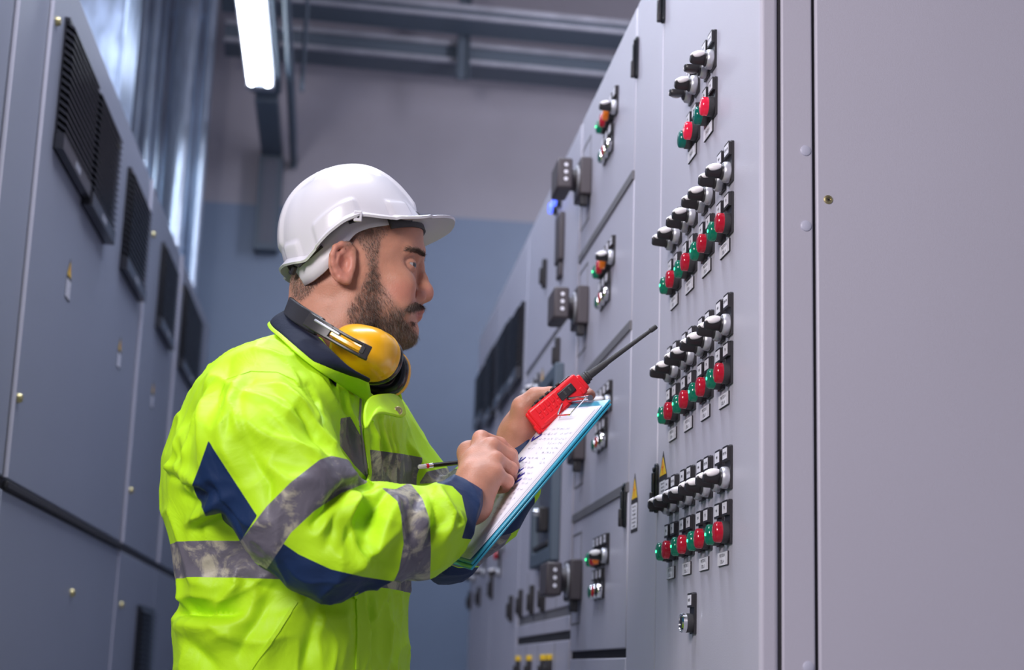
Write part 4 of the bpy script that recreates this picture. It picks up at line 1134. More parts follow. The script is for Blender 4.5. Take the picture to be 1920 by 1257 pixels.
def lips(s):
    FH.cone(px(788, 583.5, YM), hp(766, 586, .024, s), .0054, .0022, .005)
    FH.cone(px(782.5, 594, YM), hp(766, 587.5, .023, s), .0062, .0022, .005)
both(lips)
FH.cut(cone_fn(px(796, 588.6, YM), hp(762, 587, .025, -1), .0010, .0010), px(762, 590, YM - .03) - .01, px(798, 585, YM) + .01, .0025)
FH.cut(cone_fn(px(796, 588.6, YM), hp(762, 587, .025, 1), .0010, .0010), hp(762, 590, .03, 1) - .012, px(798, 585, YM) + .012, .0025)
# eyelids close over the eyeballs
EYES = {}
def lids(s):
    c = hp(764.5, 497.5, .0330, s); EYES[s] = c
    e = np.array([math.cos(.42), s * math.sin(.42), 0]); zz = np.array([0, 0, 1.0])
    for up, deg in ((1, 10), (-1, 11)):
        n = up * zz * math.cos(math.radians(deg)) - e * math.sin(math.radians(deg))
        def f(X, Y, Z, n=n):
            r = np.sqrt((X - c[0]) ** 2 + (Y - c[1]) ** 2 + (Z - c[2]) ** 2) - .0133
            return np.maximum(r, -((X - c[0]) * n[0] + (Y - c[1]) * n[1] + (Z - c[2]) * n[2]))
        FH.add(f, c - .014, c + .014, .0045)
both(lids)
# ears
def ear(s):
    def e(zx, zy, d): zx = 374 + (zx - 374) * .92; zy = 557 + (zy - 557) * .92; p = px(500 + zx / 2.62, 280 + zy / 2.62, YM - d); return np.array([p[0], YM + s * d, p[2]])
    hel = [(432, 520, .078), (428, 488, .083), (405, 464, .088), (368, 458, .092), (335, 475, .094), (319, 515, .094), (322, 565, .091), (338, 608, .088), (362, 640, .086)]
    FH.chain([e(*q) for q in hel], [.0030, .0038, .0042, .0044, .0044, .0042, .0040, .0038, .0042], .003)
    FH.chain([e(362, 640, .086), e(395, 650, .083), e(414, 632, .081)], [.0052, .0068, .0040], .004)
    c = e(372, 548, .083); FH.ell(c, (.0205, .0050, .0330), .004)
    FH.chain([e(392, 482, .088), e(358, 512, .091), e(352, 558, .090), (e(372, 600, .087))], [.0030, .0036, .0036, .0036], .004)
    FH.ell(e(391, 556, .094), (.0100, .0125, .0140), .003, True)
    FH.ell(e(380, 497, .0955), (.0085, .0042, .0045), .004, True)
    FH.cone(e(424, 545, .082), e(420, 588, .082), .0038, .0042, .004)
both(ear)
HV, HF = FH.mesh(); HV = relax(HV, HF, 1, .35)

# ---- right hand, closed round the pencil, seen from the little-finger side and back
FR = Field((0.08, 2.02, 1.22), (0.32, 2.36, 1.52), 0.0019)
Rw = px(868, 952, 2.140); Rw2 = px(893, 905, 2.158)
R_mcp = [px(902, 823, 2.212), px(922, 836, 2.190), px(930, 862, 2.168), px(930, 888, 2.150)]
R_pip = [px(936, 834, 2.232), px(954, 856, 2.208), px(957, 880, 2.186), px(951, 903, 2.166)]
R_dip = [px(959, 852, 2.240), px(962, 874, 2.222), px(958, 895, 2.204), px(946, 914, 2.182)]
R_tip = [px(962, 862, 2.236), px(952, 884, 2.226), px(944, 903, 2.212), px(932, 917, 2.192)]
R_rad = [(.0118, .0102, .0088, .0078), (.0120, .0106, .0092, .0080), (.0112, .0100, .0088, .0078), (.0100, .0090, .0080, .0072)]
FR.chain([Rw, Rw2], [.027, .026], 0)
FR.cone(px(895, 900, 2.165), px(886, 945, 2.150), .027, .028, .012)
FR.cone(px(893, 905, 2.172), px(888, 872, 2.190), .023, .020, .015)
for i in range(4):
    FR.cone(Rw2 + (R_mcp[i] - R_mcp[1]) * .25, R_mcp[i] + (Rw2 - R_mcp[i]) * .12, .0175, .0125, .014)
    FR.ell(R_mcp[i], .0122 - .0006 * i, .006)
    FR.chain([R_mcp[i], R_pip[i]], R_rad[i][:2], .0030)
    FR.ell(R_pip[i], R_rad[i][1] * 1.08, .0025)
    FR.chain([R_pip[i], R_dip[i], R_tip[i]], R_rad[i][1:], .0022)
R_th = [px(884, 880, 2.205), px(880, 850, 2.228), px(908, 836, 2.248), px(942, 846, 2.252), px(956, 858, 2.246)]
FR.chain(R_th, [.019, .0165, .0125, .0112, .0085], .007)
RV, RF = FR.mesh(); RV = relax(RV, RF, 1, .3)

# ---- left hand, behind the clipboard, thumb along the radio
FL = Field((0.16, 2.18, 1.30), (0.44, 2.50, 1.60), 0.0020)
Lw = px(958, 850, 2.335); Lw2 = px(968, 818, 2.332)
FL.chain([Lw, Lw2], [.027, .0265], 0)
FL.cone(Lw2, px(988, 785, 2.335), .025, .026, .015)
FL.cone(px(980, 800, 2.330), px(1000, 762, 2.352), .024, .019, .015)
L_th = [px(974, 800, 2.312), px(982, 765, 2.300), px(1004, 744, 2.292), px(1030, 737, 2.282)]
FL.chain(L_th, [.0200, .0165, .0120, .0098], .010)
FL.ell(px(1036, 736, 2.279), (.0078, .0075, .0070), .004)
L_mcp = [px(1022, 752, 2.385), px(1025, 775, 2.395), px(1020, 798, 2.395), px(1010, 818, 2.385)]
L_pip = [px(1068, 732, 2.385), px(1072, 758, 2.395), px(1062, 786, 2.395), px(1045, 812, 2.385)]
L_tip = [px(1106, 741, 2.318), px(1098, 772, 2.345), px(1086, 798, 2.350), px(1068, 820, 2.352)]
for i in range(4):
    r = (.0105, .0108, .0102, .0092)[i]
    FL.cone(px(992, 785, 2.345), L_mcp[i], .019, .0125, .012)
    FL.chain([L_mcp[i], L_pip[i], (L_pip[i] * .45 + L_tip[i] * .55) + np.array([.006, .008, .004]), L_tip[i]], [r * 1.12, r * 1.02, r * .94, r * .82], .004)
LV, LF = FL.mesh(); LV = relax(LV, LF, 1, .3)

# ---- the rest of the body inside the clothes, down to the feet
FB = Field((-0.34, 1.90, 0.02), (0.34, 2.62, 1.62), 0.012)
hipL, hipR = np.array([-.065, 2.385, .93]), np.array([-.145, 2.215, .93])
kneL, kneR = np.array([-.03, 2.40, .50]), np.array([-.155, 2.20, .50]); ankL, ankR = np.array([-.05, 2.41, .09]), np.array([-.19, 2.19, .09])
FB.chain([np.array([-.10, 2.30, .95]), np.array([-.09, 2.30, 1.15]), np.array([-.075, 2.30, 1.38])], [.115, .105, .10], .03)
FB.chain([px(600, 740, YM), np.array([-.075, 2.30, 1.40])], [.062, .085], .04)
for h, k, a in ((hipL, kneL, ankL), (hipR, kneR, ankR)): FB.chain([h, k, a], [.082, .055, .040], .03); FB.cone(a + np.array([-.02, 0, -.03]), a + np.array([.15, -.03, -.045]), .035, .028, .02)
FB.chain([RA_P[0], RA_P[2], RA_P[3], RA_P[5], RA_P[7]], [.05, .045, .042, .038, .026], .02); FB.chain([LA_P[0], LA_P[2], LA_P[5]], [.05, .042, .026], .02)
FB.cone(np.array([-.075, 2.30, 1.36]), RA_P[0], .07, .05, .03); FB.cone(np.array([-.075, 2.30, 1.36]), LA_P[0], .07, .05, .03)
BV, BF = FB.mesh()

def skin_material():
    m = bpy.data.materials.new('skin'); m.use_nodes = True
    nt = m.node_tree; b = nt.nodes['Principled BSDF']; N = nt.nodes.new; Lk = nt.links.new
    at = N('ShaderNodeAttribute'); at.attribute_name = 'tone'
    tc = N('ShaderNodeTexCoord'); nz = N('ShaderNodeTexNoise'); nz.inputs['Scale'].default_value = 70; nz.inputs['Detail'].default_value = 5; Lk(tc.outputs['Object'], nz.inputs[0])
    hs = N('ShaderNodeHueSaturation'); mr = N('ShaderNodeMapRange'); mr.inputs[3].default_value = .84; mr.inputs[4].default_value = 1.16; Lk(nz.outputs[0], mr.inputs[0]); Lk(mr.outputs[0], hs.inputs['Value'])
    Lk(at.outputs['Color'], hs.inputs['Color']); Lk(hs.outputs[0], b.inputs['Base Color'])
    n2 = N('ShaderNodeTexNoise'); n2.inputs['Scale'].default_value = 420; n2.inputs['Detail'].default_value = 3; Lk(tc.outputs['Object'], n2.inputs[0])
    bp = N('ShaderNodeBump'); bp.inputs['Strength'].default_value = .35; bp.inputs['Distance'].default_value = .0012; Lk(n2.outputs[0], bp.inputs['Height']); Lk(bp.outputs[0], b.inputs['Normal'])
    b.inputs['Roughness'].default_value = .46; b.inputs['Specular IOR Level'].default_value = .4
    b.inputs['Subsurface Weight'].default_value = .22; b.inputs['Subsurface Radius'].default_value = (1, .35, .2); b.inputs['Subsurface Scale'].default_value = .006
    return m
M['skin'] = skin_material()
SK = np.array([.56, .268, .180]); 
BEARD = [(690, 494), (708, 491), (713, 512), (716, 530), (728, 546), (738, 560), (747, 574), (760, 577), (768, 570), (780, 566), (793, 571), (797, 577), (786, 579), (772, 582), (763, 587), (757, 596), (766, 604), (772, 612), (782, 622), (790, 640), (778, 660), (740, 668), (690, 640), (652, 612), (648, 585), (664, 556), (680, 530), (688, 508)]
HAIRP = [(645, 470), (648, 436), (690, 412), (722, 414), (722, 432), (715, 452), (712, 480), (709, 496), (689, 498), (684, 472), (668, 452)]
NAPEP = [(548, 560), (540, 500), (560, 470), (600, 470), (617, 500), (610, 518), (596, 532), (582, 552), (566, 566)]
def prof(V):
    """pixel coordinates of head points as the near side shows them (lateral sides folded together)"""
    q = V.copy(); q[:, 1] = YM - np.abs(q[:, 1] - YM); return proj(q)
def smooth01(x, a, b): t = np.clip((x - a) / (b - a), 0, 1); return t * t * (3 - 2 * t)
hpx = prof(HV)
tone = np.tile(SK, (len(HV), 1))
nzv = np.array([MN.noise(Vector((v[0] * 60, v[1] * 60, v[2] * 60))) for v in HV])
def mixin(mask, c): 
    global tone
    tone = tone * (1 - mask[:, None]) + np.array(c) * mask[:, None]
lat = np.abs(HV[:, 1] - YM)
mixin(.50 * smooth01(-np.linalg.norm((hpx - [752, 545]) / [34, 24], axis=1), -1.3, -.3), (.60, .225, .17))          # cheek
mixin(.60 * smooth01(-np.linalg.norm(hpx - [806, 553], axis=1), -26, -6), (.62, .26, .20))                           # nose tip
mixin(.75 * smooth01(-np.linalg.norm((hpx - [640, 493]) / [26, 44], axis=1), -1.1, -.7), (.62, .255, .195))          # ear
lip = np.minimum(seg_dist(HV, [px(789, 583.5, YM), hp(766, 586, .024, -1)])[0], seg_dist(HV, [px(783, 594.5, YM), hp(766, 587.5, .023, -1)])[0])
lip = np.minimum(lip, np.minimum(seg_dist(HV, [px(789, 583.5, YM), hp(766, 586, .024, 1)])[0], seg_dist(HV, [px(783, 594.5, YM), hp(766, 587.5, .023, 1)])[0]))
mixin(.8 * smooth01(-lip, -.0085, -.0060), (.46, .17, .15))
bd = poly_sd(hpx, BEARD); mixin(np.clip(.52 * smooth01(-bd, -7, 9) * (1 + .5 * nzv), 0, 1), (.23, .145, .115))
hd = np.minimum(poly_sd(hpx, HAIRP), poly_sd(hpx, NAPEP)); mixin(.55 * smooth01(-hd, -6, 8), (.24, .16, .13))
up = smooth01(-hpx[:, 1], -446, -425) * (hpx[:, 0] < 800); 
def hand_tone(V, tips): 
    t = np.tile(np.array([.49, .228, .155]), (len(V), 1))
    n_ = np.array([MN.noise(Vector((v[0] * 55, v[1] * 55, v[2] * 55))) for v in V]); t *= (1 + .13 * n_)[:, None]
    for c in tips:
        m = .45 * smooth01(-np.linalg.norm(V - c, axis=1), -.017, -.006); t = t * (1 - m[:, None]) + np.array([.60, .25, .19]) * m[:, None]
    return t
allV = np.concatenate([HV, RV, LV, BV]); o1_, o2_, o3_ = len(HV), len(HV) + len(RV), len(HV) + len(RV) + len(LV)
allF = np.concatenate([HF, RF + o1_, LF + o2_, BF + o3_])
allT = np.concatenate([tone, hand_tone(RV, R_mcp + R_pip), hand_tone(LV, [L_th[-1]] + L_tip), np.tile(SK, (len(BV), 1))])
person = mesh_obj('person', allV, allF, M['skin'])
ca = person.data.color_attributes.new('tone', 'FLOAT_COLOR', 'POINT'); ca.data.foreach_set('color', np.c_[allT, np.ones(len(allT))].astype(np.float32).ravel())
tag(person, 'person in hard hat and yellow work jacket writing on a clipboard, facing the switch panel', 'person')
jacket.parent = person

# eyes
M['sclera'] = mat('eye_white', (.40, .37, .37), .2, coat=.5)
M['iris'] = mat('grey_brown_iris', (.05, .045, .05), .15, coat=.6)
M['pupil'] = mat('pupil', (.005, .005, .006), .1)
for s in (-1, 1):
    c = Vector(EYES[s]); look = Vector((1, s * .08 - .40, -.02)).normalized()
    R = .0123; pr = [(-R * math.cos(t), max(R * math.sin(t), .0002)) for t in np.linspace(0, math.pi, 20)]
    eye = MB().lathe(pr, c, look, 28).build('eye', M['sclera'], person)
    MB().lathe([(R * .885, .0060), (R * .93, .0056), (R * .985, .0035), (R * 1.035, .0002)], c, look, 24).build('iris', M['iris'], eye)
    MB().lathe([(R * 1.03, .0024), (R * 1.045, .0001)], c, look, 16).build('pupil', M['pupil'], eye)

# hair, beard, brows: short tapered strands standing on the skin
M['hair'] = mat('dark_brown_hair', (.095, .066, .054), .6)
M['hair_mid'] = mat('mid_brown_hair', (.22, .155, .120), .55)
M['hair_grey'] = mat('greying_beard_hair', (.42, .36, .32), .5)
hb_ = bvh_of(HV, HF)
HN = vnormals(HV, HF)
def strands(name, polys, count, L0, L1, flow, mats, greyf, seed, lo=0, thick=.00013, jit=.35, dens=None):
    r = np.random.default_rng(seed)
    ctr = HV[HF].mean(1); cp = prof(ctr); sd = np.full(len(ctr), 1e9)
    for q in polys: sd = np.minimum(sd, poly_sd(cp, q))
    ok = (sd < 0) & (np.abs(ctr[:, 1] - YM) > lo); ids = np.where(ok)[0]
    if not len(ids): return None
    pw = np.clip(.15 - sd[ids] / 9, .15, 1)
    if dens is not None: pw = pw * dens(cp[ids])
    pick = r.choice(ids, count, p=pw / pw.sum())
    q = HV[HF[pick]]; w4 = r.dirichlet([1, 1, 1, 1], count)[:, :, None]; P0 = (q * w4).sum(1); Nn = HN[HF[pick]].mean(1)
    fl = flow(P0, Nn); fl -= (fl * Nn).sum(1, keepdims=True) * Nn; fl /= np.maximum(np.linalg.norm(fl, axis=1, keepdims=True), 1e-6)
    fl += jit * r.normal(size=fl.shape); L = r.uniform(L0, L1, count)[:, None]
    sidev = np.cross(fl, Nn); sidev /= np.maximum(np.linalg.norm(sidev, axis=1, keepdims=True), 1e-6)
    P1 = P0 + Nn * L * .34 + fl * L * .42; P2_ = P0 + Nn * L * .40 + fl * L * 1.0
    t = thick
    vs = np.stack([P0 - sidev * t, P0 + sidev * t, P0 + Nn * t * 1.6, P1 - sidev * t * .8, P1 + sidev * t * .8, P1 + Nn * t * 1.3, P2_], 1).reshape(-1, 3)
    base = np.array([(0, 1, 4), (0, 4, 3), (1, 2, 5), (1, 5, 4), (2, 0, 3), (2, 3, 5), (3, 4, 6), (4, 5, 6), (5, 3, 6)])
    F = (np.arange(count)[:, None, None] * 7 + base[None]).reshape(-1, 3)
    o = mesh_obj(name, vs, F, mats, person)
    g0 = r.uniform(size=count); gf = greyf(proj(P0)); g = np.where(g0 < gf * .45, 2, np.where(g0 < gf * .45 + .45, 1, 0)).astype(np.int32)
    o.data.polygons.foreach_set('material_index', np.repeat(g, 9)); o['kind'] = 'stuff'
    return o
down = lambda P0, Nn: np.tile(np.array([.25, 0, -1.0]), (len(P0), 1))
def bflow(P0, Nn):
    d_ = np.tile(np.array([.30, 0, -1.0]), (len(P0), 1)); d_[:, 1] = .5 * np.sign(P0[:, 1] - YM) * 0; return d_
strands('beard', [BEARD], 14000, .003, .0080, bflow, [M['hair'], M['hair_mid'], M['hair_grey']], lambda p: .45 + .6 * smooth01(p[:, 1], 600, 640) * smooth01(p[:, 0], 690, 750), 3,
        dens=lambda p: .25 + .75 * np.maximum(smooth01(p[:, 0], 752, 764), np.maximum(smooth01(p[:, 1], 572, 606), smooth01(-p[:, 0], -722, -700))))
strands('hair', [HAIRP, NAPEP, [(720, 414), (735, 414), (728, 440), (716, 450)]], 11000, .0014, .0036, lambda P0, Nn: np.tile(np.array([.25, 0, -1.0]), (len(P0), 1)), [M['hair'], M['hair_mid'], M['hair_grey']], lambda p: .6 + 0 * p[:, 0], 4)
MOU = [(760, 579), (768, 570), (779, 566), (792, 571), (800, 577), (796, 581), (782, 581), (768, 586)]
strands('moustache', [MOU, [(770, 602), (779, 604), (778, 613), (771, 614)]], 2600, .004, .0085, lambda P0, Nn: np.stack([-.3 + 0 * P0[:, 0], 1.0 * np.sign(P0[:, 1] - YM), -.9 + 0 * P0[:, 0]], 1), [M['hair'], M['hair_mid'], M['hair_grey']], lambda p: .28 + 0 * p[:, 0], 5)
BROW = [(757, 470), (768, 464), (782, 466), (795, 473), (799, 482), (792, 481), (778, 474), (764, 473)]
strands('eyebrow', [BROW], 2000, .004, .0075, lambda P0, Nn: np.stack([-.55 + 0 * P0[:, 0], .9 * np.sign(P0[:, 1] - YM), .12 + 0 * P0[:, 0]], 1), [M['hair'], M['hair_mid'], M['hair_grey']], lambda p: .10 + 0 * p[:, 0], 6, lo=.007)

# trousers and boots, below the frame
FT = Field((-0.34, 2.02, 0.05), (0.16, 2.60, 1.0), 0.012)
for h, k, a in ((hipL, kneL, ankL), (hipR, kneR, ankR)): FT.chain([h, k, a + np.array([0, 0, .02])], [.10, .082, .075], .02)
FT.cone(hipL, hipR, .10, .10, .03)
v, f = FT.mesh(); mesh_obj('trousers', v, f, M['navy'], person)
for a in (ankL, ankR):
    Fb = Field(a - np.array([.12, .10, .09]), a + np.array([.26, .10, .16]), .008)
    Fb.cone(a + np.array([0, 0, .10]), a + np.array([-.01, 0, -.02]), .052, .05); Fb.cone(a + np.array([-.02, 0, -.045]), a + np.array([.15, -.03, -.05]), .044, .040, .03)
    Fb.cut(lambda X, Y, Z: Z + 0 * X + 0 * Y - .0, a - .2, np.array([a[0] + .3, a[1] + .2, .01]), .004)
    v, f = Fb.mesh(); mesh_obj('boot', v, f, M['black_matte'], person)
# ================================================================== hard hat
hB, hF = px(538, 509, YM), px(797, 429, YM)
hO = (hB + hF) / 2; hx = hF - hB; hL = np.linalg.norm(hx) / 2; hx /= 2 * hL
hy = np.array([0, -1.0, 0]); hz = np.cross(hx, -hy); hz /= np.linalg.norm(hz)
if hz[2] < 0: hz = -hz
HW, HH = .106, .1235
M['hat'] = mat('white_hard_hat_plastic', (.66, .64, .69), .28, coat=.35)
M['hat_in'] = mat('white_suspension_plastic', (.70, .67, .72), .35)
RIM = spline([(0, .004), (20, .004), (45, .002), (58, .006), (72, .014), (84, .0235), (97, .0215), (110, .013), (122, .002), (135, -.0085), (150, .000), (165, .007), (180, .010)], 181)
def rim_h(deg): return np.interp(np.abs(((deg + 180) % 360) - 180), RIM[0], RIM[1])
def hat_pt(deg, s, off=0.0):
    """s = 0 at the rim, 1 at the crown; off: outward offset"""
    a = math.radians(deg); al = s * math.pi / 2
    R_ = max(math.cos(al), 0) ** .84; S_ = math.sin(al) ** .96
    h0 = rim_h(deg)
    fr = 1.0 if math.cos(a) < 0 else 1 - .10 * math.cos(a) * s ** .8 * (1 - s) * 2
    x, y, z = hL * math.cos(a) * R_ * fr, HW * math.sin(a) * R_, h0 + (HH - h0) * S_
    # raised keel along the top and raised patches above the rim
    ad = abs(((deg + 180) % 360) - 180)
    yk = abs(y); r = off
    r += .0042 * float(smooth01(np.array(-yk), -.030, -.026)) * float(smooth01(np.array(s), .10, .16))
    for a0, a1, s1 in ((84, 124, .17), (36, 60, .16), (140, 162, .14)):
        r += .0042 * float(smooth01(np.array(ad), a0, a0 + 2.5) * smooth01(np.array(-ad), -a1, -a1 + 2.5)) * float(smooth01(np.array(-s), -s1, -s1 + .035))
    n = np.array([x / hL ** 2, y / HW ** 2, max(z, 0) / HH ** 2 * .9 + 1e-4]); n /= np.linalg.norm(n)
    q = np.array([x, y, z]) + n * r
    return hO + hx * q[0] + hy * q[1] + hz * q[2]
hat = thing('hard_hat', (float(hO[0]), float(hO[1]), float(hO[2])), 'white hard hat with short peak worn by the worker', 'hard hat')
hoff = tuple(float(q) for q in hO)
NA, NS = 180, 46
vs = []; fs = []
for j in range(NS):
    s = (j / (NS - 1)) ** 1.15
    for i in range(NA): vs.append(hat_pt(i * 360 / NA, min(s, .9995)))
for j in range(NS - 1):
    for i in range(NA): fs.append((j * NA + i, j * NA + (i + 1) % NA, (j + 1) * NA + (i + 1) % NA, (j + 1) * NA + i))
fs.append(tuple((NS - 1) * NA + i for i in range(NA)))
mb = MB(); mb.add(vs, fs); shell = mb.build('shell', M['hat'], hat, hoff, ang=60)
sd = shell.modifiers.new('thick', 'SOLIDIFY'); sd.thickness = .0028; sd.offset = -1
# rim lip and peak: one strip running right round the edge
sec = []
for i in range(NA):
    deg = i * 360 / NA; a = math.radians(deg); ad = abs(((deg + 180) % 360) - 180)
    w_ = .0085 + .036 * float(smooth01(np.array(-ad), -66, -12)) + .001 * float(smooth01(np.array(ad), 150, 175))
    dr = .0035 + .010 * float(smooth01(np.array(-ad), -66, -12)) * 0.6
    p = hat_pt(deg, 0); o = hx * math.cos(a) * 1.0 + hy * math.sin(a) * (1.0 if ad > 66 else .75 + .25 * ad / 66); o /= np.linalg.norm(o)
    b0 = p - o * .003 + hz * .004; b1 = p + o * w_ - hz * dr; t = .0016
    sec.append([b0 + hz * t, p + o * w_ * .5 - hz * dr * .35 + hz * t, b1 + hz * t - o * .001, b1 + o * .0012, b1 - hz * (t + .0016) - o * .0006, p + o * w_ * .5 - hz * dr * .5 - hz * t, b0 - hz * .0055])
m = len(sec[0]); vs = [q for s in sec for q in s]
fs = [(i * m + k, i * m + (k + 1) % m, ((i + 1) % NA) * m + (k + 1) % m, ((i + 1) % NA) * m + k) for i in range(NA) for k in range(m)]
mb = MB(); mb.add(vs, fs); mb.build('peak_and_rim', M['hat'], hat, hoff, ang=50)
# chin strap lug on the rim
lp = hat_pt(86, 0) + hy * .006
MB().box((-.006, -.002, -.014), (.006, .002, .002), Matrix.Translation(Vector(lp))).build('strap_lug', M['hat'], hat, hoff, bevel=.0015)
MB().lathe([(0, .0022), (.0006, .0022)], Vector(lp) + Vector((0, -.002, -.007)), (0, -1, 0), 12).build('lug_hole', M['gap'], hat, hoff)
# suspension band round the head below the shell
path = [(728, 410, .070, .010), (715, 411, .074, .0105), (690, 414, .079, .011), (662, 421, .083, .013), (640, 441, .085, .017), (622, 462, .084, .021), (600, 484, .079, .022), (578, 503, .066, .021), (562, 516, .042, .018), (554, 523, .0, .017)]
pl = []
for x, y, d, h in path: p = px(x, y, YM - d); pl.append((p, h))
full = pl + [(np.array([p[0], 2 * YM - p[1], p[2]]), h) for p, h in reversed(pl[:-1])]
full = [(np.array([p[0], 2 * YM - p[1], p[2]]), h) for p, h in []] + full
pp = np.array([p for p, h in full]); hh = np.array([h for p, h in full])
q = np.linspace(0, len(pp) - 1, 110); pp = np.stack([np.interp(q, np.arange(len(pp)), pp[:, i]) for i in range(3)], 1); hh = np.interp(q, np.arange(len(hh)), hh)
for _ in range(6): pp[1:-1] = (pp[:-2] + 2 * pp[1:-1] + pp[2:]) / 4
vs = []; fs = []
for i in range(len(pp)):
    for u in (1, .33, -.33, -1): vs.append(pp[i] + hz * hh[i] * u)
for i in range(len(pp) - 1):
    for k in range(3): fs.append((4 * i + k, 4 * i + k + 1, 4 * i + 5 + k, 4 * i + 4 + k))
mb = MB(); mb.add(vs, fs); o = mb.build('suspension_band', M['hat_in'], hat, hoff, recalc=False)
sd = o.modifiers.new('thick', 'SOLIDIFY'); sd.thickness = .0028; sd.offset = 0
# dark sweat pad under the peak and slots in the band
vs = []; fs = []; n = 41
for i in range(n):
    a = math.radians(-62 + 124 * i / (n - 1)); c = hO - hz * .0
    p = hO + hx * (hL - .003) * math.cos(a) + hy * (HW - .013) * math.sin(a) + hz * (.010)
    for u in (-.0155, .010): vs.append(p + hz * u)
fs = [(2 * i, 2 * i + 1, 2 * i + 3, 2 * i + 2) for i in range(n - 1)]
mb = MB(); mb.add(vs, fs); o = mb.build('sweat_pad', M['black_matte'], hat, hoff, recalc=False); sd = o.modifiers.new('thick', 'SOLIDIFY'); sd.thickness = .004; sd.offset = 0
def band_slot(a, b, r):
    A_, B_ = np.array(a, float), np.array(b, float); mb = MB(); mb.tube([A_, (A_ + B_) / 2, B_], r, 8); mb.build('band_slot', M['gap'], hat, hoff)
band_slot(px(654, 418, YM - .0855), px(676, 411, YM - .0825), .0022); band_slot(px(560, 500, YM - .068), px(604, 462, YM - .084), .0022)
MB().tube([px(553, 500, YM - .05), px(549, 512, YM - .045), px(545, 510, YM - .04)], .004, 8).build('ratchet_strap', M['black'], hat, hoff)

# ================================================================== ear defenders hanging round the neck
M['muff'] = mat('yellow_ear_cup_plastic', (.86, .43, .005), .30, coat=.3)
em = thing('ear_defenders', tuple(float(q) for q in px(690, 690, 2.24)), 'yellow ear defenders with black band hanging around the neck', 'ear defenders')
eoff = tuple(float(q) for q in px(690, 690, 2.24))
def cup(c, ax, upv, ru, rv, depth, name='ear_cup', n=44):
    """dome with an oval outline: ax points out of the cup"""
    c = np.array(c); ax = np.array(ax) / np.linalg.norm(ax); u = np.array(upv) - ax * (np.array(upv) @ ax); u /= np.linalg.norm(u); v = np.cross(ax, u)
    pr = [(-.012, .93), (-.010, 1.0), (-.002, 1.02), (.0, .985), (.10, .985), (.35, .95), (.60, .86), (.80, .70), (.93, .48), (.985, .24), (1.0, .01)]
    pr = [(h * depth if h > 0 else h, r) for h, r in pr]
    vs = []; fs = []
    for h, r in pr:
        for k in range(n):
            t = 2 * math.pi * k / n; c_, s_ = math.cos(t), math.sin(t); e = (abs(c_) ** 2.4 + abs(s_) ** 2.4) ** (-1 / 2.4)
            vs.append(c + ax * h + (u * c_ * ru + v * s_ * rv) * r * e)
    m = len(pr)
    for j in range(m - 1):
        for k in range(n): fs.append((j * n + k, j * n + (k + 1) % n, (j + 1) * n + (k + 1) % n, (j + 1) * n + k))
    fs += [tuple(range(n)), tuple((m - 1) * n + k for k in range(n))]
    mb = MB(); mb.add(vs, fs); o = mb.build(name, M['muff'], em, eoff, ang=50)
    # cushion: a soft black ring
    mb = MB(); pts = []; 
    for k in range(n):
        t = 2 * math.pi * k / n; c_, s_ = math.cos(t), math.sin(t); e = (abs(c_) ** 2.4 + abs(s_) ** 2.4) ** (-1 / 2.4)
        pts.append(c - ax * .017 + (u * c_ * (ru - .009) + v * s_ * (rv - .009)) * e)
    mb.tube(pts, .0105, 12, True)
    mb.prism([p + ax * .004 for p in pts], -ax * .006)
    mb.build('ear_cushion', M['black_gloss'], o, eoff)
    return c, ax, u, v
axn = px(652, 628, 2.10) - px(722, 700, 2.245)
cup(px(684, 663, 2.170), axn, px(742, 672, 2.2) - px(640, 640, 2.2), .0490, .0375, .046)
axf = px(775, 712, 2.40) - px(722, 690, 2.25)
cup(px(720, 699, 2.280), axf, px(742, 648, 2.2) - px(722, 735, 2.2), .036, .040, .026)
def flatbar(pts, wd, th, up):
    vs = []; fs = []; P_ = [np.array(p) for p in pts]
    for i in range(len(P_)):
        t = P_[min(i + 1, len(P_) - 1)] - P_[max(i - 1, 0)]; t /= np.linalg.norm(t); u = np.array(up(i)) if callable(up) else np.array(up); u = u - t * (u @ t); u /= np.linalg.norm(u); nn = np.cross(t, u)
        vs += [P_[i] + u * wd / 2 + nn * th / 2, P_[i] + u * wd / 2 - nn * th / 2, P_[i] - u * wd / 2 - nn * th / 2, P_[i] - u * wd / 2 + nn * th / 2]
    for i in range(len(P_) - 1):
        for k in range(4): fs.append((4 * i + k, 4 * i + (k + 1) % 4, 4 * i + 4 + (k + 1) % 4, 4 * i + 4 + k))
    fs += [(0, 1, 2, 3), tuple(4 * (len(P_) - 1) + k for k in (3, 2, 1, 0))]
    mb = MB(); mb.add(vs, fs); return mb
def curve(pts, n=30):
    P_ = np.array(pts); q = np.linspace(0, len(P_) - 1, n); P_ = np.stack([np.interp(q, np.arange(len(P_)), P_[:, i]) for i in range(3)], 1)
    for _ in range(4): P_[1:-1] = (P_[:-2] + 2 * P_[1:-1] + P_[2:]) / 4
    return P_
upb = px(600, 590, 2.1) - px(588, 622, 2.1)
bandp = curve([px(600, 614, 2.117), px(577, 600, 2.135), px(556, 587, 2.165), px(543, 576, 2.215), px(540, 572, 2.30), px(548, 574, 2.39), px(575, 590, 2.44), px(640, 640, 2.42), px(715, 690, 2.35)])
flatbar(bandp, .026, .0075, upb).build('headband', M['black'], em, eoff, bevel=.002)
arm = curve([px(576, 598, 2.112), px(602, 614, 2.096), px(632, 632, 2.088), px(662, 649, 2.082), px(692, 664, 2.083)], 16)
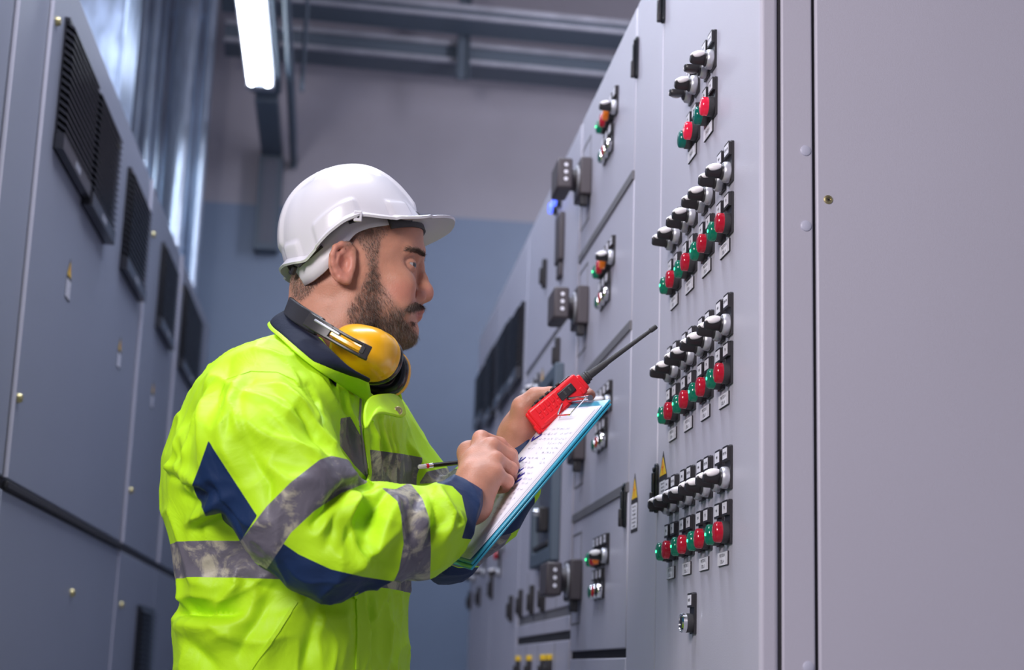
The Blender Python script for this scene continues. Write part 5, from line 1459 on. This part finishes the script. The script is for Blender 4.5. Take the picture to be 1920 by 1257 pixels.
# slider arm with a long slot: two rails, a bridge at each end and a yellow tongue inside
du = upb / np.linalg.norm(upb)
sl = MB()
for sgn in (-1, 1):
    b = flatbar([p + du * sgn * .0078 for p in arm[5:]], .0042, .0060, upb); sl.add(b.v, b.f)
b = flatbar(arm[:7], .0200, .0062, upb); sl.add(b.v, b.f); b = flatbar(arm[-3:], .0200, .0075, upb); sl.add(b.v, b.f)
slo = sl.build('slider_arm', M['black'], em, eoff, bevel=.0012)
flatbar(arm[6:14] , .0060, .0035, upb).build('slider_tongue', M['muff'], slo, eoff, bevel=.001)
flatbar([arm[-3] - axn / np.linalg.norm(axn) * -.002, arm[-2] - axn / np.linalg.norm(axn) * -.002], .010, .006, upb).build('slider_clip', M['black_matte'], slo, eoff, bevel=.001)
flatbar([p + du * .004 for p in arm[2:9]], .0035, .0085, upb).build('slider_rib', M['steel'], slo, eoff, bevel=.001)

# ================================================================== clipboard and papers
N1, N2 = px(882, 1056, 2.10), px(1142, 748, 2.10); F2 = px(1053, 750, 2.330); sv = F2 - N2
lx = N2 - N1; LB = np.linalg.norm(lx); lx /= LB; sy_ = sv - lx * (sv @ lx); WB = np.linalg.norm(sy_); sy_ /= WB
bn = np.cross(lx, sy_); bn = bn if bn[2] > 0 else -bn          # out of the written side
C0 = N1
def bp(u, v, h=0.0): return C0 + lx * u + sy_ * v + bn * h       # u along, v across from the near edge
hd_ = (RV - C0) @ bn; uu, vv = (RV - C0) @ lx, (RV - C0) @ sy_
inb = (uu > 0) & (uu < LB) & (vv > 0) & (vv < WB)
M['board'] = mat('blue_clipboard_plastic', (.03, .33, .50), .28, coat=.3)
M['paper'] = mat('white_paper', (.74, .71, .80), .75)
M['blue_ink'] = mat('blue_ink', (.008, .015, .36), .5)
M['grey_ink'] = mat('grey_print', (.33, .33, .38), .7)
bo = tuple(float(q) for q in C0)
cl = thing('clipboard', bo, 'light blue clipboard with wire clip held in front of the worker', 'clipboard')
def slab(mb, u0, u1, v0, v1, h0, h1):
    vs = [bp(u, v, h) for h in (h0, h1) for u, v in ((u0, v0), (u1, v0), (u1, v1), (u0, v1))]
    return mb.add(vs, [(0, 3, 2, 1), (4, 5, 6, 7), (0, 1, 5, 4), (1, 2, 6, 5), (2, 3, 7, 6), (3, 0, 4, 7)])
slab(MB(), 0, LB, 0, WB, -.0045, -.0010).build('board', M['board'], cl, bo, bevel=.0012)
mb = MB(); slab(mb, -.006, LB * .99, .0005, WB, -.0085, -.0055); mb.build('back_cover', M['board'], cl, bo, bevel=.0010)
# wire clip at the top end
wc = MB(); cv, cu = WB * .52, LB - .002
for dv in (-.052, .052):
    pass
wc.tube([bp(cu + .002, cv - .050, .002), bp(cu - .004, cv - .050, .010), bp(cu - .027, cv - .034, .0075), bp(cu - .030, cv - .030, .006), bp(cu - .030, cv + .030, .006), bp(cu - .027, cv + .034, .0075), bp(cu - .004, cv + .050, .010), bp(cu + .002, cv + .050, .002)], .0013, 8)
clo = wc.build('wire_clip', M['chrome'], cl, bo)
wc = MB(); wc.tube([bp(cu + .001, cv - .056, .006), bp(cu + .001, cv + .056, .006)], .0042, 12); wc.build('clip_roll', M['chrome'], clo, bo)
# two sheets, the top one slightly short of the lower
def sheet(u0, u1, v0, v1, h, label, name='paper_sheet'):
    n, m = 24, 6; vs = []; fs = []
    for i in range(n):
        for j in range(m):
            u = u0 + (u1 - u0) * i / (n - 1); v = v0 + (v1 - v0) * j / (m - 1); c = .0022 * math.exp(-(i / 4.0)) 
            vs.append(bp(u, v, h + c))
    for i in range(n - 1):
        for j in range(m - 1): fs.append((i * m + j, i * m + j + 1, (i + 1) * m + j + 1, (i + 1) * m + j))
    mb = MB(); mb.add(vs, fs); o = mb.build(name, M['paper'], None, bo, recalc=False); o.location = bo
    sd_ = o.modifiers.new('thick', 'SOLIDIFY'); sd_.thickness = .0006; sd_.offset = 0
    return tag(o, label, 'paper', 'papers on the clipboard')
under = sheet(.004, LB - .012, .008, WB - .004, -.0004, 'lower sheet peeping out along the edge under the written page')
under2 = sheet(.010, LB - .016, .0125, WB - .006, .0004, 'middle sheet between the written page and the lowest sheet')
page = sheet(.014, LB - .020, .018, WB - .004, .0013, 'top page on the clipboard with notes and blue ticks')
# ticks and handwriting on the top page
def at_page(x, y):
    d = ROT @ np.array([x - 960.0, y - 628.5, FPX]); t = ((C0 - CAM) @ bn + .0020) / (d @ bn); p = CAM + d * t; r = p - C0
    return float(r @ lx), float(r @ sy_)
tk = MB()
def pstroke(mb, pts, wd):
    P_ = [np.array(q, float) for q in pts]
    for a, b in zip(P_, P_[1:]):
        t = b - a; t /= max(np.linalg.norm(t), 1e-9); nn = np.array([-t[1], t[0]]) * wd / 2
        q = [a - nn, b - nn * .55, b + nn * .55, a + nn]; vs = [bp(c[0], c[1], .0022) for c in q]
        e1 = vs[1] - vs[0]; e2 = vs[3] - vs[0]
        if np.cross(e1, e2) @ bn < 0: vs.reverse()
        mb.add(vs, [(0, 1, 2, 3)])
for tri, wd in (([(1001, 819), (997, 827), (1016, 815)], .0060), ([(978, 858), (972, 868), (986, 858)], 0.0055), ([(974, 880), (970, 887), (982, 878)], .0062), ([(975, 889), (968, 898), (984, 887)], .0068), ([(968, 901), (960, 910), (978, 898)], .0072), ([(955, 910), (938, 922)], .0045)):
    pstroke(tk, [at_page(*q) for q in tri], wd)
tk.build('tick_marks', M['blue_ink'], page, (0, 0, 0), smooth=False).location = tuple(-q for q in bo)
wr = MB(); r = random.Random(5)
u = LB - .055
while u > .05:
    v = .030 + r.random() * .01; end = WB - .03 - r.random() * .05
    while v < end:
        L = r.uniform(.004, .016)
        if r.random() < .72:
            q = v
            while q < v + L:
                pstroke(wr, [(u + r.uniform(-.0015, .0015), q), (u + r.uniform(-.0026, .0034), q + r.uniform(.0008, .0024))], .00075); q += r.uniform(.0010, .0020)
        v += L + r.uniform(.004, .010)
    u -= r.uniform(.0080, .0105)
wr.build('handwriting', M['grey_ink'], page, (0, 0, 0), smooth=False).location = tuple(-q for q in bo)

# ================================================================== two-way radio
M['red'] = mat('bright_red_plastic', (.80, .012, .022), .34, bump=.05, scale=700)
r0, r1 = px(1001, 790, 2.268), px(1090, 717, 2.258)
ru = r1 - r0; RL = np.linalg.norm(ru); ru /= RL
rw = px(1012, 803, 2.262) - px(987, 774, 2.262); rw -= ru * (rw @ ru); rw /= np.linalg.norm(rw)     # across the face we see, downwards
rn = np.cross(ru, rw)
if rn[1] > 0: rn = -rn                                                                                # towards the camera
ro = tuple(float(q) for q in (r0 + r1) / 2)
rd = thing('two_way_radio', ro, 'bright red handheld radio with a long black aerial in the gripping hand', 'radio')
RM = Matrix(((ru[0], rw[0], rn[0], r0[0]), (ru[1], rw[1], rn[1], r0[1]), (ru[2], rw[2], rn[2], r0[2]), (0, 0, 0, 1)))
hw = .0175; td = .046
def rb(mb, a, b): return mb.box(a, b, RM)
body = MB(); rb(body, (0.0, -hw, -td), (RL, hw, 0)); bodyo = body.build('radio_body', M['red'], rd, ro, bevel=.0045, seg=3)
mb = MB(); rb(mb, (-.002, hw * .15, -td * .9), (RL * .86, hw + .004, -.004)); mb.build('battery', M['red'], rd, ro, bevel=.003, seg=3)
mb = MB(); rb(mb, (-.004, -hw * .9, -td * .85), (.004, hw * .9, -.003)); rb(mb, (-.006, hw * .3, -td * .5), (.0, hw + .003, -.002)); mb.build('battery_end', M['red'], rd, ro, bevel=.003)
mb = MB()
for k in range(6): rb(mb, (.012 + k * .0085, -hw * .78, -.001), (.0178 + k * .0085, -hw * .20, .0016)); rb(mb, (.010 + k * .0085, -hw * .12, -.001), (.0158 + k * .0085, hw * .30, .0014))
mb.build('grip_ribs', M['red'], rd, ro, bevel=.0011)
mb = MB(); rb(mb, (.010, hw * .62, -.001), (RL * .62, hw * .78, .0012)); mb.build('side_groove', M['red'], rd, ro, bevel=.0006)
mb = MB(); rb(mb, (RL * .56, -hw * .55, -.001), (RL * .86, hw * .25, .0030)); pt = mb.build('talk_button', M['black'], rd, ro, bevel=.0022)
mb = MB(); rb(mb, (RL * .66, -hw * .35, .002), (RL * .70, hw * .05, .0036)); rb(mb, (RL * .76, -hw * .35, .002), (RL * .80, hw * .05, .0036)); mb.build('button_ridge', M['black_matte'], pt, ro, bevel=.0006)
mb = MB(); rb(mb, (.012, -hw - .0022, -td * .86), (RL * .93, -hw + .001, -td * .10)); fp = mb.build('front_panel', M['black'], rd, ro, bevel=.002)
mb = MB()
for k in range(5): rb(mb, (.018 + k * .010, -hw - .0040, -td * .28), (.0245 + k * .010, -hw - .001, -td * .06))
mb.build('keypad', M['black_matte'], fp, ro, bevel=.001)
mb = MB(); rb(mb, (RL - .004, -hw * .7, -td * .92), (RL + .006, hw * .8, -.004)); mb.build('top_cap', M['red'], rd, ro, bevel=.004, seg=3)
mb = MB(); rb(mb, (RL * .90, hw * .3, -.001), (RL * .95, hw * .9, .0014)); mb.build('strap_eye', M['red'], rd, ro, bevel=.0008)
e0 = np.array(RM @ Vector((RL + .004, -hw * .1, -td * .32))); e1 = px(1231, 612, 2.255)
ea = (e1 - e0); EL = np.linalg.norm(ea); ea /= EL
MB().lathe([(-.004, .0078), (.006, .0080), (.007, .0070), (.009, .0070), (.010, .0080), (.013, .0080), (.014, .0062), (.040, .0050), (.048, .0040), (EL - .012, .0028), (EL - .0115, .0038), (EL - .002, .0038), (EL, .0030)], e0, ea, 20).build('aerial', M['black_matte'], rd, ro, ang=40)
kn = np.array(RM @ Vector((RL + .004, hw * .1, -td * .72))); MB().lathe([(0, .0065), (.010, .0065), (.011, .0055)], kn, ru, 16).build('volume_knob', M['black'], rd, ro)

# ================================================================== pencil
_u, _v = at_page(968, 856); q0, q1 = px(785, 876, 2.235), bp(_u, _v, .0018)
pe = q1 - q0; PL = np.linalg.norm(pe); pe /= PL; po = tuple(float(v) for v in q0)
pc_ = thing('pencil', po, 'slim black pencil with red band and white end in the writing hand', 'pencil')
M['pencil'] = mat('black_pencil_paint', (.018, .016, .02), .25, coat=.4)
MB().lathe([(.020, .0034), (PL - .016, .0034)], q0, pe, 6).build('barrel', M['pencil'], pc_, po, smooth=False)
MB().lathe([(.0195, .0036), (.0225, .0036)], q0, pe, 16).build('silver_band', M['chrome'], pc_, po)
MB().lathe([(.010, .00355), (.0195, .00355)], q0, pe, 16).build('ferrule', M['chrome'], pc_, po)
MB().lathe([(.0115, .0037), (.0155, .0037)], q0, pe, 16).build('red_band', M['red'], pc_, po)
MB().lathe([(0, .0026), (.001, .0032), (.010, .0033)], q0, pe, 16).build('eraser', M['white_cap'], pc_, po)
MB().lathe([(PL - .016, .0034), (PL - .003, .0009), (PL, .0003)], q0, pe, 12).build('point', M['black_matte'], pc_, po)
for k in (0, 2, 4):
    pass
# press stud on the collar tab
h = Vector(px(746, 771, 2.150)); n = Vector((.35, -.9, .15)).normalized()
MB().lathe([(-.002, .0062), (.0018, .0062), (.0026, .0050), (.0024, .0036), (.0014, .0030), (.0014, .0003)], h, n, 20).build('press_stud', M['brass'], jacket)
